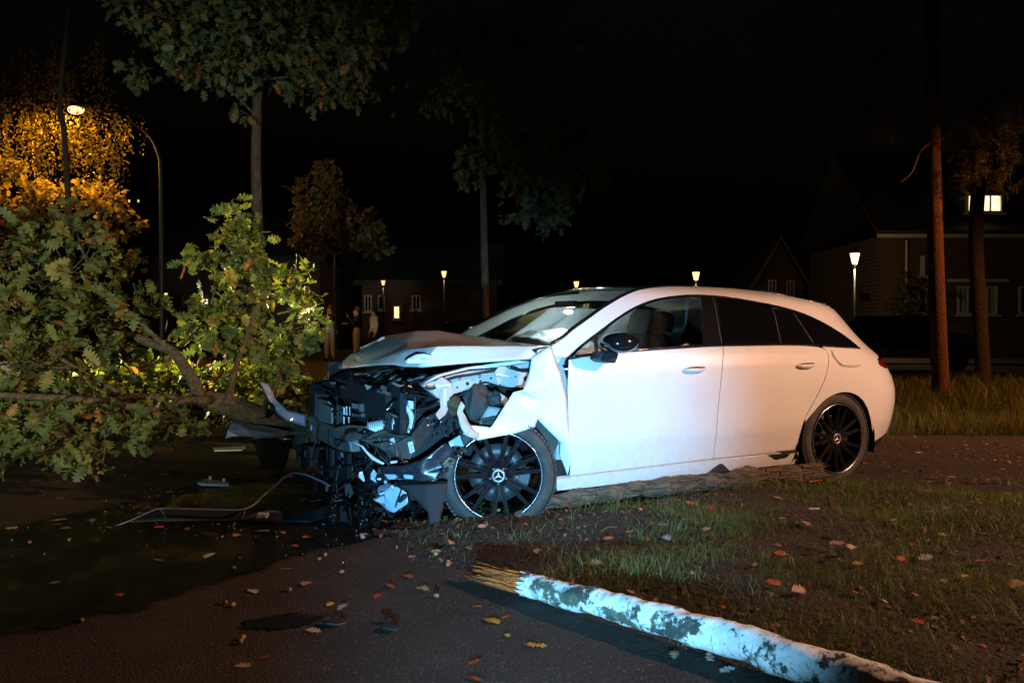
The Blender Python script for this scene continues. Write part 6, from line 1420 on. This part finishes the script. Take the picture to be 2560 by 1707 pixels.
def person(px, py_head, dp, face, h, top, leg, hair, label, armL, armR, extra=None, open_shirt=False):
    c = D(px, 880, dp); r = empty('person', (c[0], c[1], .03), face); tag(r, label, 'person'); k = h/1.75
    def S(x, y, z): return (x*k, y*k, z*k)
    # x right, -y forward
    def arm(s_, el, wr):
        sh_ = (s_*.19, 0, 1.44); return [S(*sh_), S(s_*.21+el[0]*s_, el[1], el[2]), S(s_*.21+wr[0]*s_, wr[1], wr[2])]
    AL, AR = arm(-1, *armL), arm(1, *armR)
    J = [(S(0,0,.96), .13*k), (S(0,.0,1.15), .115*k), (S(0,0,1.36), .13*k), (S(0,0,1.50), .055*k), (S(0,-.015,1.58), .075*k), (S(0,-.01,1.68), .092*k), (S(0,-.125,1.61), .018*k)]
    E = [(0,1),(1,2),(2,3),(3,4),(4,5),(4,6)]
    for A in (AL, AR):
        b = len(J); J += [(A[0], .058*k), (A[1], .045*k), (A[2], .030*k)]; E += [(2, b), (b, b+1), (b+1, b+2)]
        d_ = Vector(A[2])-Vector(A[1]); d_.normalize(); p = Vector(A[2])+d_*.07*k; J.append((tuple(p), .030*k)); E.append((b+2, b+3)); sd = d_.orthogonal().normalized()
        for f in range(5):
            q = p+sd*(f-2)*.017*k+d_*(.05+.03*(2-abs(f-2))*.5)*k if f else Vector(A[2])+d_*.05*k+sd*-.06*k
            J.append((tuple(q), .008*k)); E.append((b+3 if f else b+2, len(J)-1))
    legs = []
    for s_ in (-1, 1):
        b = len(J); L_ = [S(s_*.10,0,.90), S(s_*.12,-.01,.50), S(s_*.13,.02,.09), S(s_*.14,-.13,.04)]; legs.append(L_)
        J += [(L_[0], .10*k), (L_[1], .065*k), (L_[2], .045*k), (L_[3], .038*k)]; E += [(0, b), (b, b+1), (b+1, b+2), (b+2, b+3)]
    skin_mesh('body', J, E, SKIN, r)
    Jt = [(S(0,0,1.00), .14*k)]; Et = []
    for L_ in legs: b = len(Jt); Jt += [(L_[0], .125*k), (L_[1], .100*k), (L_[2], .085*k)]; Et += [(0, b), (b, b+1), (b+1, b+2)]
    skin_mesh('trousers', Jt, Et, leg, r)
    Jc = [(S(0,0,.98), .155*k), (S(0,0,1.18), .145*k), (S(0,0,1.38), .155*k), (S(0,0,1.47), .085*k)]; Ec = [(0,1),(1,2),(2,3)]
    for A in (AL, AR): b = len(Jc); Jc += [(A[0], .078*k), (A[1], .066*k), (A[2], .052*k)]; Ec += [(2, b), (b, b+1), (b+1, b+2)]
    skin_mesh('jacket', Jc, Ec, top, r)
    if open_shirt: MB().ball(S(.0,-.135,1.22), (.07*k, .05*k, .24*k), 14, 10).build('shirt', SHIRT, r, True)
    MB().ball(S(0,.025,1.70), (.098*k, .105*k, .10*k), 16, 10).build('hair', hair, r, True)
    for s_ in (-1, 1): MB().ball((s_*.14*k, -.06*k, .045*k), (.055*k, .14*k, .05*k), 12, 8).build('shoe', DARKC, r, True)
    if extra: extra(r, k)
    return r
stand = ((.03, .02, 1.16), (.04, -.06, .90))
def pack(r, k): MB().ball((0, .24*k, 1.18*k), (.20*k, .13*k, .28*k), 16, 10).build('rucksack', DARKC, r, True)
def phone(r, k): MB().box((.10*k, -.36*k, 1.50*k), (.075*k, .012*k, .15*k), (.3, 0, 0)).build('phone', M['black_gloss'], r, bevel=.004)
person(826, 750, 27, R(-25), 1.82, DARKC, LIGHTC, HAIR2, 'person in dark open jacket, pale shirt and light trousers by the young tree', stand, stand, None, True)
person(892, 758, 26.5, R(-70), 1.74, DARKC, LIGHTC, HAIR2, 'person in dark jacket and light trousers raising a hand to the face', ((.03, -.05, 1.18), (-.02, -.30, 1.22)), ((.03, -.12, 1.20), (-.10, -.30, 1.46)), phone)
person(935, 762, 28, R(-60), 1.74, SHIRT, DARKC, HAIR, 'person in pale top carrying a dark rucksack', stand, stand, pack)
